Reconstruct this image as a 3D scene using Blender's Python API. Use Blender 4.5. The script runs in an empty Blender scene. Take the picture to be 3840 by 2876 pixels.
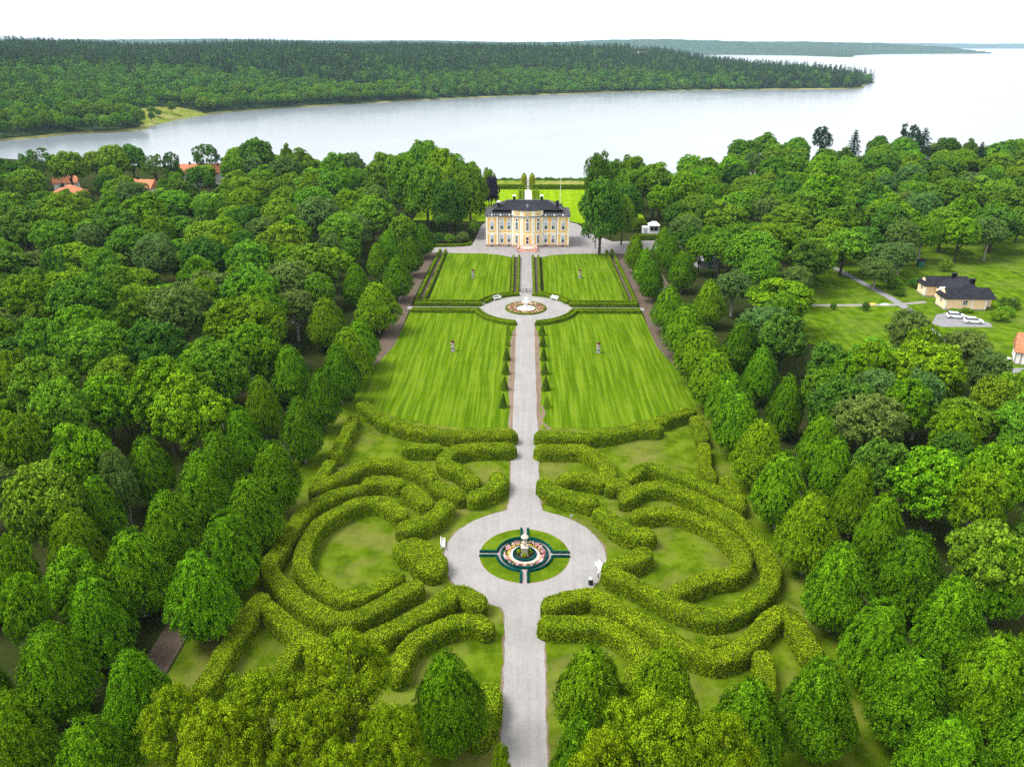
import bpy, bmesh, math, random
import numpy as np
from mathutils import Vector
R = math.radians
SC = bpy.context.scene
COL = SC.collection

# ------------------------------------------------------------------ camera
cam = bpy.data.cameras.new('camera'); camo = bpy.data.objects.new('camera', cam); COL.objects.link(camo)
camo.location = (-0.25, 0, 65.0); camo.rotation_euler = (R(90 - 23.391), 0, R(0.943))
cam.sensor_fit = 'HORIZONTAL'; cam.sensor_width = 36; cam.lens = 18 / math.tan(R(66.095 / 2))
cam.clip_start = 0.5; cam.clip_end = 40000
SC.camera = camo
# ------------------------------------------------------------------ sky (bright overcast) and soft sun
SUN_EL, SUN_AZ = R(58), R(262)          # azimuth: clockwise from +Y
world = bpy.data.worlds.new('World'); SC.world = world; world.use_nodes = True
nt = world.node_tree; nt.nodes.clear()
def wn(t, **k):
    n = nt.nodes.new(t)
    for a, b in k.items(): setattr(n, a, b)
    return n
wo = wn('ShaderNodeOutputWorld'); bg = wn('ShaderNodeBackground')
sky = wn('ShaderNodeTexSky', sky_type='NISHITA'); sky.sun_disc = False
sky.sun_elevation = SUN_EL; sky.sun_rotation = SUN_AZ; sky.air_density = 1.0; sky.dust_density = 3.0
tc = wn('ShaderNodeTexCoord'); mp = wn('ShaderNodeMapping'); mp.inputs['Scale'].default_value = (1.5, 1.5, 9.0)
no = wn('ShaderNodeTexNoise'); no.inputs['Scale'].default_value = 1.6; no.inputs['Detail'].default_value = 6; no.inputs['Roughness'].default_value = 0.55
cr = wn('ShaderNodeValToRGB'); cr.color_ramp.elements[0].position = 0.30; cr.color_ramp.elements[1].position = 0.52
cr.color_ramp.elements[0].color = (2.0, 2.08, 2.2, 1); cr.color_ramp.elements[1].color = (4.8, 4.8, 4.8, 1)
mx = wn('ShaderNodeMixRGB'); mx.inputs[0].default_value = 0.9
L = nt.links.new
L(tc.outputs['Generated'], mp.inputs['Vector']); L(mp.outputs[0], no.inputs['Vector']); L(no.outputs['Fac'], cr.inputs[0])
L(sky.outputs[0], mx.inputs[1]); L(cr.outputs[0], mx.inputs[2]); L(mx.outputs[0], bg.inputs[0])
bg.inputs[1].default_value = 0.1
L(bg.outputs[0], wo.inputs[0])
sun = bpy.data.lights.new('sun', 'SUN'); sun.energy = 1.5; sun.angle = R(26); sun.color = (1.0, 0.965, 0.91)
suno = bpy.data.objects.new('sun', sun); COL.objects.link(suno)
sd = Vector((math.sin(SUN_AZ) * math.cos(SUN_EL), math.cos(SUN_AZ) * math.cos(SUN_EL), math.sin(SUN_EL)))
suno.rotation_euler = sd.to_track_quat('Z', 'Y').to_euler(); suno.location = (0, 0, 200)
vs = SC.view_settings
vs.view_transform = 'Standard'; vs.look = 'None'; vs.exposure = 1.95; vs.gamma = 1; vs.use_curve_mapping = False
cy = SC.cycles
cy.max_bounces = 6; cy.diffuse_bounces = 2; cy.glossy_bounces = 2; cy.transmission_bounces = 3; cy.volume_bounces = 1
cy.transparent_max_bounces = 4; cy.use_denoising = False; cy.denoiser = 'OPENIMAGEDENOISE'; cy.denoising_input_passes = 'RGB_ALBEDO_NORMAL'; cy.denoising_prefilter = 'ACCURATE'
cy.caustics_reflective = False; cy.caustics_refractive = False

# ------------------------------------------------------------------ material helpers
MATS = {}
class NG:
    def __init__(s, name):
        s.m = bpy.data.materials.new(name); s.m.use_nodes = True; s.t = s.m.node_tree; s.t.nodes.clear(); MATS[name] = s.m
    def n(s, t, **k):
        n = s.t.nodes.new(t)
        for a, b in k.items():
            if a.startswith('i_'): n.inputs[a[2:].replace('_', ' ')].default_value = b
            else: setattr(n, a, b)
        return n
    def l(s, a, b): s.t.links.new(a, b)
    def ramp(s, fac, stops):
        r = s.n('ShaderNodeValToRGB'); e = r.color_ramp.elements
        while len(e) < len(stops): e.new(0.5)
        for i, (p, c) in enumerate(stops):
            e[i].position = p; e[i].color = (*c, 1)
        s.l(fac, r.inputs[0]); return r.outputs[0]
    def noise(s, vec, scale, detail=3, rough=0.5):
        n = s.n('ShaderNodeTexNoise'); n.inputs['Scale'].default_value = scale; n.inputs['Detail'].default_value = detail; n.inputs['Roughness'].default_value = rough
        if vec is not None: s.l(vec, n.inputs['Vector'])
        return n.outputs['Fac']
    def mix(s, f, a, b, mode='MIX'):
        n = s.n('ShaderNodeMixRGB'); n.blend_type = mode
        for v, i in ((f, 0), (a, 1), (b, 2)):
            if hasattr(v, 'is_linked') or hasattr(v, 'links'): s.l(v, n.inputs[i])
            else: n.inputs[i].default_value = v if i == 0 else (*v, 1)
        return n.outputs[0]
    def math(s, op, a, b=None):
        n = s.n('ShaderNodeMath'); n.operation = op
        for v, i in ((a, 0), (b, 1)):
            if v is None: continue
            if hasattr(v, 'links'): s.l(v, n.inputs[i])
            else: n.inputs[i].default_value = v
        return n.outputs[0]
    def pos(s): return s.n('ShaderNodeNewGeometry').outputs['Position']
    def objc(s): return s.n('ShaderNodeTexCoord').outputs['Object']
    def out(s, color, rough=0.8, spec=0.3, metal=0.0, bump=None, bstr=0.3, bdist=0.05, transl=0.0):
        p = s.n('ShaderNodeBsdfPrincipled'); p.inputs['Roughness'].default_value = rough
        p.inputs['Specular IOR Level'].default_value = spec; p.inputs['Metallic'].default_value = metal
        if hasattr(color, 'links'): s.l(color, p.inputs['Base Color'])
        else: p.inputs['Base Color'].default_value = (*color, 1)
        if bump is not None:
            b = s.n('ShaderNodeBump'); b.inputs['Strength'].default_value = bstr; b.inputs['Distance'].default_value = bdist
            s.l(bump, b.inputs['Height']); s.l(b.outputs[0], p.inputs['Normal'])
        o = s.n('ShaderNodeOutputMaterial')
        if transl > 0:
            t = s.n('ShaderNodeBsdfTranslucent')
            if hasattr(color, 'links'): s.l(color, t.inputs[0])
            else: t.inputs[0].default_value = (*color, 1)
            m = s.n('ShaderNodeMixShader'); m.inputs[0].default_value = transl
            s.l(p.outputs[0], m.inputs[1]); s.l(t.outputs[0], m.inputs[2]); s.l(m.outputs[0], o.inputs[0])
        else: s.l(p.outputs[0], o.inputs[0])
        return s.m

def plain(name, c, rough=0.7, spec=0.3, var=0.12, scale=1.5, metal=0.0):
    g = NG(name); f = g.noise(g.objc(), scale, 4)
    a = tuple(x * (1 - var) for x in c); b = tuple(min(1, x * (1 + var)) for x in c)
    return g.out(g.ramp(f, [(0.3, a), (0.7, b)]), rough, spec, metal)

def leafmat(name, dark, mid, light, hv=0.5, patch=None, transl=0.06, objvar=0.22, nscale=0.35, hue=0.030):
    """leaf colours: each leaf its own shade, branches drift, every tree a little different"""
    dark = tuple(x * .72 for x in dark); light = tuple(x * 1.25 for x in light)
    g = NG(name)
    rnd = g.n('ShaderNodeNewGeometry').outputs['Random Per Island']
    oi = g.n('ShaderNodeObjectInfo').outputs['Random']
    nz = g.noise(g.objc(), nscale, 3)
    nb = g.noise(g.objc(), 1.1, 2)
    f = g.math('ADD', g.math('ADD', g.math('MULTIPLY', rnd, 0.34), g.math('MULTIPLY', nz, 0.33)), g.math('MULTIPLY', nb, 0.33))
    c = g.ramp(f, [(0.31, dark), (0.50, mid), (0.71, light)])
    if patch is not None:
        pn = g.noise(g.objc(), 0.9, 4, 0.6); pm = g.ramp(pn, [(0.56, (0, 0, 0)), (0.70, (1, 1, 1))])
        c = g.mix(g.math('MULTIPLY', pm, g.math('GREATER_THAN', rnd, 0.45)), c, patch)
    h = g.n('ShaderNodeHueSaturation')
    g.l(g.math('ADD', g.math('MULTIPLY', oi, hue), 0.498 - hue * .5), h.inputs['Hue'])
    wn_ = g.n('ShaderNodeTexWhiteNoise'); wn_.noise_dimensions = '1D'; g.l(oi, wn_.inputs['W'])
    g.l(g.math('ADD', g.math('MULTIPLY', wn_.outputs['Value'], 2 * objvar), 1 - objvar), h.inputs['Value'])
    g.l(c, h.inputs['Color'])
    return g.out(h.outputs[0], 0.7, 0.03, transl=transl)

# ------------------------------------------------------------------ mesh helpers
def tag(o, label=None, cat=None, group=None, kind=None):
    if label: o['label'] = label
    if cat: o['category'] = cat
    if group: o['group'] = group
    if kind: o['kind'] = kind
    return o
def obj(name, me, mat=None, parent=None, loc=None):
    o = bpy.data.objects.new(name, me); COL.objects.link(o)
    if mat is not None and not me.materials: me.materials.append(MATS[mat] if isinstance(mat, str) else mat)
    if parent is not None: o.parent = parent
    if loc is not None: o.location = loc
    return o
def empty(name, loc, rz=0, label=None, cat=None, group=None):
    o = bpy.data.objects.new(name, None); COL.objects.link(o); o.location = loc; o.rotation_euler = (0, 0, rz)
    o.empty_display_size = 0.3
    return tag(o, label, cat, group)
def np_mesh(name, V, F):
    V = np.ascontiguousarray(V, dtype=np.float32); F = np.ascontiguousarray(F, dtype=np.int32)
    me = bpy.data.meshes.new(name); k = F.shape[1]
    me.vertices.add(len(V)); me.vertices.foreach_set('co', V.ravel())
    me.loops.add(F.size); me.loops.foreach_set('vertex_index', F.ravel())
    me.polygons.add(len(F)); me.polygons.foreach_set('loop_start', np.arange(0, F.size, k, dtype=np.int32))
    me.update(calc_edges=True); me.validate()
    return me
class MB:
    """collects simple solids into one mesh"""
    def __init__(s): s.v = []; s.f = []
    def add(s, vs, fs):
        b = len(s.v); s.v += [tuple(v) for v in vs]; s.f += [tuple(i + b for i in f) for f in fs]; return s
    def box(s, x0, x1, y0, y1, z0, z1):
        return s.add([(x0, y0, z0), (x1, y0, z0), (x1, y1, z0), (x0, y1, z0), (x0, y0, z1), (x1, y0, z1), (x1, y1, z1), (x0, y1, z1)],
                     [(0, 3, 2, 1), (4, 5, 6, 7), (0, 1, 5, 4), (1, 2, 6, 5), (2, 3, 7, 6), (3, 0, 4, 7)])
    def prism(s, pts, z0, z1):
        n = len(pts)
        return s.add([(x, y, z0) for x, y in pts] + [(x, y, z1) for x, y in pts],
                     [tuple(range(n - 1, -1, -1)), tuple(range(n, 2 * n))] + [(i, (i + 1) % n, n + (i + 1) % n, n + i) for i in range(n)])
    def frustum(s, r0, z0, r1, z1):   # rectangles (x0,x1,y0,y1)
        a = [(r0[0], r0[2], z0), (r0[1], r0[2], z0), (r0[1], r0[3], z0), (r0[0], r0[3], z0)]
        b = [(r1[0], r1[2], z1), (r1[1], r1[2], z1), (r1[1], r1[3], z1), (r1[0], r1[3], z1)]
        return s.add(a + b, [(0, 3, 2, 1), (4, 5, 6, 7), (0, 1, 5, 4), (1, 2, 6, 5), (2, 3, 7, 6), (3, 0, 4, 7)])
    def lathe(s, prof, n=16, c=(0, 0)):   # prof [(r,z)]
        vs = []; fs = []
        for r, z in prof:
            for i in range(n):
                a = 2 * math.pi * i / n; vs.append((c[0] + r * math.cos(a), c[1] + r * math.sin(a), z))
        for j in range(len(prof) - 1):
            for i in range(n):
                k = (i + 1) % n; fs.append((j * n + i, j * n + k, (j + 1) * n + k, (j + 1) * n + i))
        fs.append(tuple(range(n - 1, -1, -1))); fs.append(tuple(range((len(prof) - 1) * n, len(prof) * n)))
        return s.add(vs, fs)
    def tube(s, pts, rad, n=7):
        P = [Vector(p) for p in pts]; rings = []
        for i, p in enumerate(P):
            d = (P[min(i + 1, len(P) - 1)] - P[max(i - 1, 0)]).normalized()
            u = d.cross(Vector((0.31, 0.95, 0.05))).normalized(); w = d.cross(u)
            r = rad[i] if isinstance(rad, (list, tuple)) else rad
            rings.append([p + (u * math.cos(2 * math.pi * k / n) + w * math.sin(2 * math.pi * k / n)) * r for k in range(n)])
        vs = [v for r in rings for v in r]; fs = []
        for j in range(len(P) - 1):
            for i in range(n):
                k = (i + 1) % n; fs.append((j * n + i, j * n + k, (j + 1) * n + k, (j + 1) * n + i))
        fs.append(tuple(range(n - 1, -1, -1))); fs.append(tuple(range((len(P) - 1) * n, len(P) * n)))
        return s.add(vs, fs)
    def mesh(s, name):
        me = bpy.data.meshes.new(name); me.from_pydata(s.v, [], s.f); me.update(); return me
    def build(s, name, mat, parent=None, loc=None): return obj(name, s.mesh(name), mat, parent, loc)

def poly_sheet(name, pts, z, mat, label, hole=None):
    """flat sheet from an outline (triangulated so concave outlines work)"""
    bm = bmesh.new()
    def ring(p):
        vs = [bm.verts.new((x, y, z)) for x, y in p]
        return [bm.edges.new((vs[i], vs[(i + 1) % len(vs)])) for i in range(len(vs))]
    es = ring(pts)
    if hole: es += ring(hole)
    bmesh.ops.triangle_fill(bm, use_beauty=True, use_dissolve=False, edges=es)
    bmesh.ops.recalc_face_normals(bm, faces=bm.faces)
    for f in bm.faces:
        if f.normal.z < 0: f.normal_flip()
    me = bpy.data.meshes.new(name); bm.to_mesh(me); bm.free()
    o = obj(name, me, mat); tag(o, label, None, None, 'structure'); return o

# lattice noise, vectorised
_prm = np.random.RandomState(7).permutation(512); _prm = np.concatenate([_prm, _prm, _prm])
_val = np.random.RandomState(8).rand(512) * 2 - 1
def vnoise(P, sc=1.0):
    p = np.asarray(P, dtype=np.float64) * sc; i = np.floor(p).astype(np.int64); f = p - i; f = f * f * (3 - 2 * f)
    def h(a, b, c): return _val[_prm[(_prm[(_prm[a & 511] + b) & 511] + c) & 511]]
    x, y, z = i[:, 0], i[:, 1], i[:, 2]; u, v, w = f[:, 0], f[:, 1], f[:, 2]
    def lerp(a, b, t): return a + (b - a) * t
    c0 = lerp(lerp(h(x, y, z), h(x + 1, y, z), u), lerp(h(x, y + 1, z), h(x + 1, y + 1, z), u), v)
    c1 = lerp(lerp(h(x, y, z + 1), h(x + 1, y, z + 1), u), lerp(h(x, y + 1, z + 1), h(x + 1, y + 1, z + 1), u), v)
    return lerp(c0, c1, w)
def nrm(v): return v / np.maximum(1e-9, np.linalg.norm(v, axis=1, keepdims=True))
def leaf_quads(P, N, size, rng, jit=0.5, down=0.0, slim=0.36):
    n = len(P); N = nrm(N + rng.randn(n, 3) * jit)
    T = rng.randn(n, 3) * (1 - down) + np.array([0, 0, -1.0]) * down * 1.6
    T = nrm(T - N * np.sum(T * N, 1, keepdims=True)); B = np.cross(N, T)
    s = (size * (0.65 + 0.7 * rng.rand(n)))[:, None]
    V = np.stack([P - T * s * .5, P + B * s * slim - N * s * .10, P + T * s * .55 - N * s * .06, P - B * s * slim - N * s * .10], 1).reshape(-1, 3)
    return V, np.arange(4 * n).reshape(-1, 4)
HAZE = 4.8e-5
# ---- plan data (metres): maze hedges, limes, oaks, wood trees
MAZE = [([(-30.98,135.48),(-27.97,131.67),(-25.04,127.67)],2.2),([(-23.4,126.95),(-20.87,125.63),(-16.6,124.13),(-12.47,123.31),(-7.1,123.28),(-2.41,123.77)],2.3),([(-31.41,129.66),(-31.5,124.07),(-31.59,118.86),(-31.59,115.31)],1.9),([(-31.86,112.59),(-32.1,110.42),(-32.32,107.74)],1.9),([(-32.42,104.7),(-30.35,107.06),(-28.03,109.84),(-25.28,112.29),(-22.12,112.86),(-19.53,112.29),(-16.8,110.42),(-14.83,108.12)],2.2),([(-19.98,118.21),(-14.9,118.13)],1.9),([(-2.58,118.61),(-6.87,118.54),(-9.96,118.1),(-12.18,116.81),(-13.36,114.29),(-12.27,112.0),(-10.17,110.53),(-8.13,107.42)],2.4),([(-4.46,109.06),(-3.92,107.16),(-5.48,104.56),(-7.61,102.74)],2.4),([(-13.98,105.88),(-10.19,103.14)],2.3),([(-24.38,106.69),(-22.41,107.14),(-19.78,106.43)],2.3),([(-17.84,104.49),(-14.72,101.01)],2.3),([(-25.81,104.22),(-28.3,103.19),(-30.78,100.88),(-32.22,98.41),(-32.59,95.57),(-33.05,92.48),(-33.28,90.26),(-33.4,87.77),(-33.76,85.39),(-32.54,82.8),(-30.35,80.66),(-27.52,78.03),(-24.73,75.85),(-22.27,74.79),(-19.83,75.38),(-17.91,77.03),(-15.99,79.15),(-13.79,81.3)],2.2),([(-18.01,97.57),(-20.05,99.86),(-22.55,101.1),(-24.76,100.63),(-26.68,98.91),(-28.6,96.43),(-29.69,93.67),(-30.01,90.67),(-29.9,87.83),(-29.35,85.13),(-27.81,82.88),(-25.52,80.74),(-23.21,79.03),(-21.25,78.77),(-19.37,79.93),(-17.56,81.79),(-16.41,83.23)],2.0),([(-11.78,100.21),(-12.75,97.5),(-14.52,95.47),(-17.1,94.34)],2.5),([(-15.86,89.29),(-13.86,88.27),(-12.34,85.74)],4.2),([(-5.67,78.24),(-8.27,80.26),(-10.01,78.37),(-12.19,76.06),(-14.63,73.79),(-17.03,71.96),(-18.85,70.37)],2.3),([(-4.5,73.91),(-6.37,74.69),(-8.41,74.31),(-10.99,72.87),(-12.79,71.05),(-13.56,68.71),(-13.85,66.34)],2.0),([(-32.58,78.52),(-33.12,75.39),(-33.43,72.17),(-33.88,68.99),(-33.94,65.58),(-34.41,63.2)],2.1),([(-31.22,76.83),(-28.88,74.42),(-26.46,72.28),(-23.71,70.24)],2.0),([(-26.04,69.89),(-26.45,68.2),(-26.46,66.71)],1.8),([(-21.63,72.36),(-20.47,72.22)],1.6),([(-3.73,64.12),(-3.39,62.11),(-3.7,60.06),(-4.53,58.09)],1.9),([(2.74,123.44),(6.96,122.92),(11.24,122.99),(15.67,124.54),(19.95,126.42),(23.66,126.61)],2.3),([(24.81,129.62),(27.68,131.73),(30.98,133.51)],2.3),([(31.3,130.37),(31.17,126.0),(31.11,122.44)],1.9),([(30.71,119.88),(29.99,115.79),(29.36,112.18),(29.66,108.99)],1.8),([(31.57,108.22),(32.08,105.53),(32.31,102.21)],1.9),([(16.62,109.02),(18.82,111.9),(21.31,112.04),(23.47,110.2),(26.01,108.22),(28.64,105.93),(30.85,103.28),(31.99,100.92)],2.1),([(2.66,118.31),(5.96,118.09),(9.33,118.14),(11.52,116.44),(13.02,113.33),(13.4,109.93),(12.28,107.76),(10.4,108.34),(8.01,108.64),(6.05,108.13)],2.3),([(3.02,107.13),(4.14,104.71),(6.07,103.31),(8.34,102.38),(10.12,101.54)],2.4),([(13.58,106.37),(14.75,107.33),(15.49,105.49)],2.3),([(15.3,102.8),(17.7,105.3),(19.96,106.25),(22.26,105.83),(25.14,103.62),(27.74,100.64),(30.12,97.39),(31.64,93.91),(32.15,90.25),(32.32,86.47),(31.83,83.7),(30.21,81.04),(27.68,78.64),(25.2,76.89),(22.63,76.07),(20.88,76.49),(18.88,77.63),(16.77,79.57),(14.74,81.4),(12.61,83.07),(11.34,84.0)],2.2),([(16.53,98.14),(18.85,98.75),(21.56,98.96),(24.02,97.77),(26.48,95.83),(28.12,93.48),(29.11,90.56),(29.19,87.77),(28.34,85.41),(26.32,84.02),(23.83,83.41),(21.43,82.12),(19.37,80.92)],2.1),([(11.14,98.78),(12.59,96.5),(13.87,94.19),(15.66,93.08),(17.27,93.11)],2.5),([(16.12,88.65),(14.5,87.18),(12.56,86.14),(11.25,85.13)],2.6),([(3.12,78.01),(5.61,79.12),(8.27,79.89),(9.9,78.57),(13.49,75.28),(16.86,72.11),(19.62,69.79),(21.57,69.08),(24.5,70.39),(27.42,73.39),(29.76,75.88),(31.73,76.84),(32.21,73.95),(32.56,70.08)],2.2),([(26.74,69.43),(26.38,66.74),(25.72,64.35)],1.9),([(2.66,74.48),(5.65,74.4),(8.95,74.29),(11.02,73.0),(12.9,70.69),(13.65,68.48),(11.93,66.15)],2.2),([(21.55,71.41),(22.8,71.62)],1.6)]
LIMES = [(-37.7,49.5,12.2,3.6),(-37.6,57.6,12,3.5),(-37.3,73,12.4,4.0),(-37.0,81.5,12.2,3.8),(-37.0,90.5,12.3,4.0),(-36.6,100,12.5,3.7),(-37.0,116,12,3.6),(-36.4,128,12,3.3),(-35.8,139.5,12.5,3.6),(-35.8,148.5,12.5,4.5),(-35.4,158,11.0,4.0),(-35.6,181,12.8,5.2),(-34.7,207,12.3,4.1),(-34.4,232,12.2,3.6),(-33.7,254,11.2,3.9),(-46.9,52.5,12,3.6),(-47.4,60.8,12.3,3.9),(-47.1,68.6,12.2,3.8),(-46.8,77.3,12.4,4.1),(-46.2,86,12.2,4.0),(-46.1,97,12.3,3.8),(-46.4,104,12,3.2),(-45.7,112,12,3.5),(-46.0,124,12.3,3.2),(-45.4,139,12.3,3.9),(-45.2,169,12.6,4.4),(-44.7,200,12,3.7),(-43.5,226,11.5,3.1),(-43.6,245,11,3.4),(37.0,50.5,12.4,4.0),(37.6,58.8,12.2,4.1),(37.4,66.2,12,3.7),(36.7,75.8,12.4,4.0),(37.0,87.1,12.4,4.1),(36.5,97.8,12.4,4.0),(36.4,108.5,12.3,4.1),(35.8,119.3,12.2,4.1),(36.2,128,12,3.9),(35.8,138,12.4,4.4),(35.8,150,12.6,4.8),(35.4,165,12.6,4.8),(34.6,182,11.6,4.0),(34.1,207,12,3.2),(33.8,218,12,3.1),(33.4,236,12,3.0),(46.7,53.5,12,3.8),(46.8,61,12.2,4.0),(46.9,70,12.3,3.8),(46.3,78.5,12.2,4.2),(46.7,88,11.8,3.2),(46.3,95.5,12,3.1),(46.1,103.5,12,3.1),(46.4,111,12.2,3.3),(45.9,126,12.3,3.2),(45.5,141,11.8,3.3),(45.4,156,12,3.9),(45.0,186,12,3.8),(44.0,216,12.3,3.8),(44.4,236,12,3.3),(43.5,246,12,3.2),(-56.5,82,12.3,3.6),(-58,90.5,12,3.4),(-55.5,59,12,3.6),(56,66,12,3.7),(56.5,78,12,3.6),(-56,102,12,3.5),(-65,76,12.3,3.7),(-7.4,57.6,12.3,3.7),(6.5,58.7,12.3,3.7),(13.5,58.5,12.3,3.7),(20.7,54.7,12.3,3.7),(5.1,50.7,12.3,3.0),(28.1,57.5,12.3,3.7)]
OAKS = [(-16.5,55.5,4.5,16),(-22.7,51.1,4.3,16),(-30.2,50.5,3.4,15),(-11.2,47.9,3.0,16),(-17.5,47.3,3.4,16),(-24.9,47.2,3.6,16),(-13.9,43.6,2.6,16),(-1.8,44.9,0.9,15),(10.5,47.5,4.7,16.5),(16.0,47.6,3.2,15.5),(6.4,45.8,3.1,15.5)]
REST = [(-127.7,349.6,6.2,12.5,'b'),(166.2,341.7,3.4,14.9,'y'),(-180.9,297.1,5.0,14.0,'d'),(-190.4,306.3,4.4,11.6,'m'),(-120.2,222.3,4.4,9.6,'o'),(140.8,343.1,5.0,14.7,'b'),(-88.2,183.7,4.4,11.0,'d'),(-119.4,312.5,4.0,14.4,'d'),(162.3,275.4,5.0,14.9,'b'),(205.1,358.3,4.4,14.1,'y'),(261.8,438.1,6.8,18,'p'),(-89.8,175.3,4.4,13.4,'y'),(127.5,352.5,5.0,15.1,'m'),(-31.1,340.0,7.8,22,'m'),(-117.6,397.5,3.4,20,'d'),(-184.1,328.2,2.8,9,'m'),(-76.6,361.0,4.4,13.8,'m'),(-65.2,145.5,3.4,10.7,'d'),(-153.6,227.9,4.0,9.4,'m'),(-114.9,303.4,3.4,13.6,'m'),(-100.7,299.8,4.4,10.8,'g'),(140.1,422.0,6.2,14.1,'m'),(-150.7,214.7,6.8,15.5,'m'),(-224.6,342.6,7.2,13.4,'d'),(-78.1,263.0,3.4,15.1,'g'),(72.8,356.5,5.6,15.5,'y'),(-212.8,345.3,4.6,16.0,'d'),(-15.2,329.7,2.9,18,'g'),(-194.1,372.8,5.0,12.6,'b'),(-100.7,269.0,4.4,14.1,'m'),(-160.1,365.6,3.1,11,'m'),(160.2,363.7,4.4,13.8,'m'),(-168.5,327.6,4.4,13.7,'y'),(80.5,310.3,4.4,14.4,'d'),(212.2,417.8,5.0,14.9,'m'),(-157,391,5,10.5,'m'),(182.9,412.4,5.0,15.8,'d'),(-139.4,307.3,6.8,13.6,'o'),(-130.7,360.2,5.6,12.8,'o'),(-225.5,358.2,5.0,14.8,'m'),(121.8,306.8,5.0,11.1,'d'),(197.9,419.7,6.8,14.3,'m'),(76.3,261.0,4.4,10.7,'g'),(170.7,290.1,3.4,14.4,'d'),(-147.6,326.6,3.4,13.8,'m'),(174.0,358.7,4.0,15.8,'d'),(-88.7,346.3,5.0,15.7,'y'),(-164.3,316.9,5.0,12.8,'m'),(-174.2,334.7,5.0,11.8,'o'),(-190.8,363.4,3.4,13.1,'b'),(93.7,291.8,6.2,12.7,'m'),(-153.9,436.3,7.2,13.9,'d'),(159.6,320.6,7.2,13.6,'d'),(98.7,380.3,6.2,16.1,'g'),(-67.8,325.8,4.4,10.8,'m'),(82.2,247.7,4.4,13.1,'d'),(155.9,395.4,5.0,14.6,'m'),(-103.1,348.9,4.4,13.2,'m'),(-94.8,358.3,6.8,14.3,'b'),(-61.3,274.1,4.4,13.0,'b'),(-175.2,347.3,4.2,12,'m'),(188.6,319.6,5.6,15.7,'b'),(93.5,132.0,4.4,12.0,'m'),(145.3,433.7,5.0,14.3,'m'),(-102.4,395.8,6.2,12.6,'m'),(196.3,362.2,5.0,12.2,'m'),(153.3,422.1,5.0,15.0,'m'),(112.6,378.1,5.6,16.5,'g'),(249.6,424.9,4.4,12.8,'o'),(-109.1,297.1,4.0,13.2,'m'),(-105.9,173.7,4.6,14.4,'d'),(176.3,418.5,3.4,14.9,'y'),(-181.8,275.1,4.0,14.0,'b'),(-23.5,342.0,4.3,19,'m'),(164.0,444.2,5.0,12.5,'b'),(-77.7,146.6,4.6,12.7,'y'),(170.4,263.5,5.6,12.4,'g'),(140.1,313.4,4.4,13.0,'b'),(143.8,400.9,5.0,15.1,'b'),(108.0,255.9,4.0,10.4,'b'),(-119.2,334.6,6.8,13.2,'m'),(193.1,410.2,4.4,16.0,'g'),(-175.6,251.2,6.2,17.1,'d'),(-120.9,323.6,4.4,12.9,'o'),(160.3,336.6,4.4,12.6,'b'),(-131.6,424.1,5.0,11.9,'m'),(-156.9,307.0,6.2,13.5,'g'),(55.7,271.5,4.4,11.7,'b'),(215.3,354.8,4.6,11.3,'d'),(152.4,385.4,4.4,14.0,'g'),(228.5,408.5,5.6,11.8,'b'),(221.1,422.4,4.4,14.3,'b'),(153.3,358.9,4.0,12.6,'d'),(-67.3,195.3,4.4,12.0,'m'),(-233.6,396.9,3.4,14.5,'y'),(109.9,433.3,5.0,11.2,'o'),(182.9,384.5,6.2,13.4,'b'),(230.4,459.4,7.2,13.4,'b'),(160.2,289.3,4.4,12.6,'m'),(116.8,427.5,4.4,13.9,'b'),(179.6,336.9,6.2,13.2,'m'),(-141.3,384.9,4.4,15.5,'d'),(111.6,409.0,5.6,14.3,'m'),(79.4,329.4,5.0,12.6,'o'),(139.9,410.3,3.4,10.4,'b'),(-189.1,324.6,2.8,10,'m'),(-63.8,309.9,4.4,11.4,'b'),(-105.9,335.6,5.0,12.5,'m'),(-70.8,312.1,3.4,12.8,'m'),(100.0,403.8,5.6,11.9,'b'),(121.4,334.2,6.8,15.0,'m'),(-146.6,423.9,5.0,16.0,'o'),(128.0,414.2,8.0,18,'b'),(-62.7,337.3,5.6,12.9,'b'),(256.4,458.4,6.2,12.3,'d'),(-61.6,266.2,3.4,13.0,'m'),(207.8,391.4,4.4,12.6,'g'),(62.5,239,4.6,11.5,'m'),(228.7,432.7,5.0,14.2,'m'),(-172,392,4.2,9.5,'d'),(149.9,409.5,5.0,14.4,'y'),(-78.8,309.7,4.4,12.0,'m'),(-126.8,208.0,4.4,9.4,'m'),(115.8,289.3,4.4,11.7,'b'),(106.0,419.9,4.4,11.5,'o'),(-60.5,415.0,5.6,14.0,'b'),(-149.1,406.1,4.4,13.3,'d'),(-249.6,399.1,5.6,12.0,'m'),(-158.9,349.9,3.0,10,'d'),(-126.8,410.6,3.4,11.2,'b'),(226.8,399.3,4.0,15.9,'m'),(127.0,391.2,6.2,15.1,'b'),(-109.4,324.8,4.4,13.9,'d'),(94.3,335.3,4.4,14.6,'b'),(-144.9,393.8,5.0,11.1,'b'),(132.7,345.5,4.0,11.1,'y'),(79.9,363.6,3.4,14.9,'g'),(143.2,324.9,5.6,12.0,'y'),(99.2,355.2,5.0,12.0,'m'),(105.4,289.9,4.4,12.5,'b'),(168.0,424.1,5.6,11.7,'d'),(-59.7,391.3,4.4,15.6,'m'),(237.9,412.0,5.0,14.5,'b'),(219.0,430.5,4.4,14.0,'y'),(63.3,365.8,4.6,11.0,'b'),(-163.4,450.8,4.0,10.6,'b')]
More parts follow.
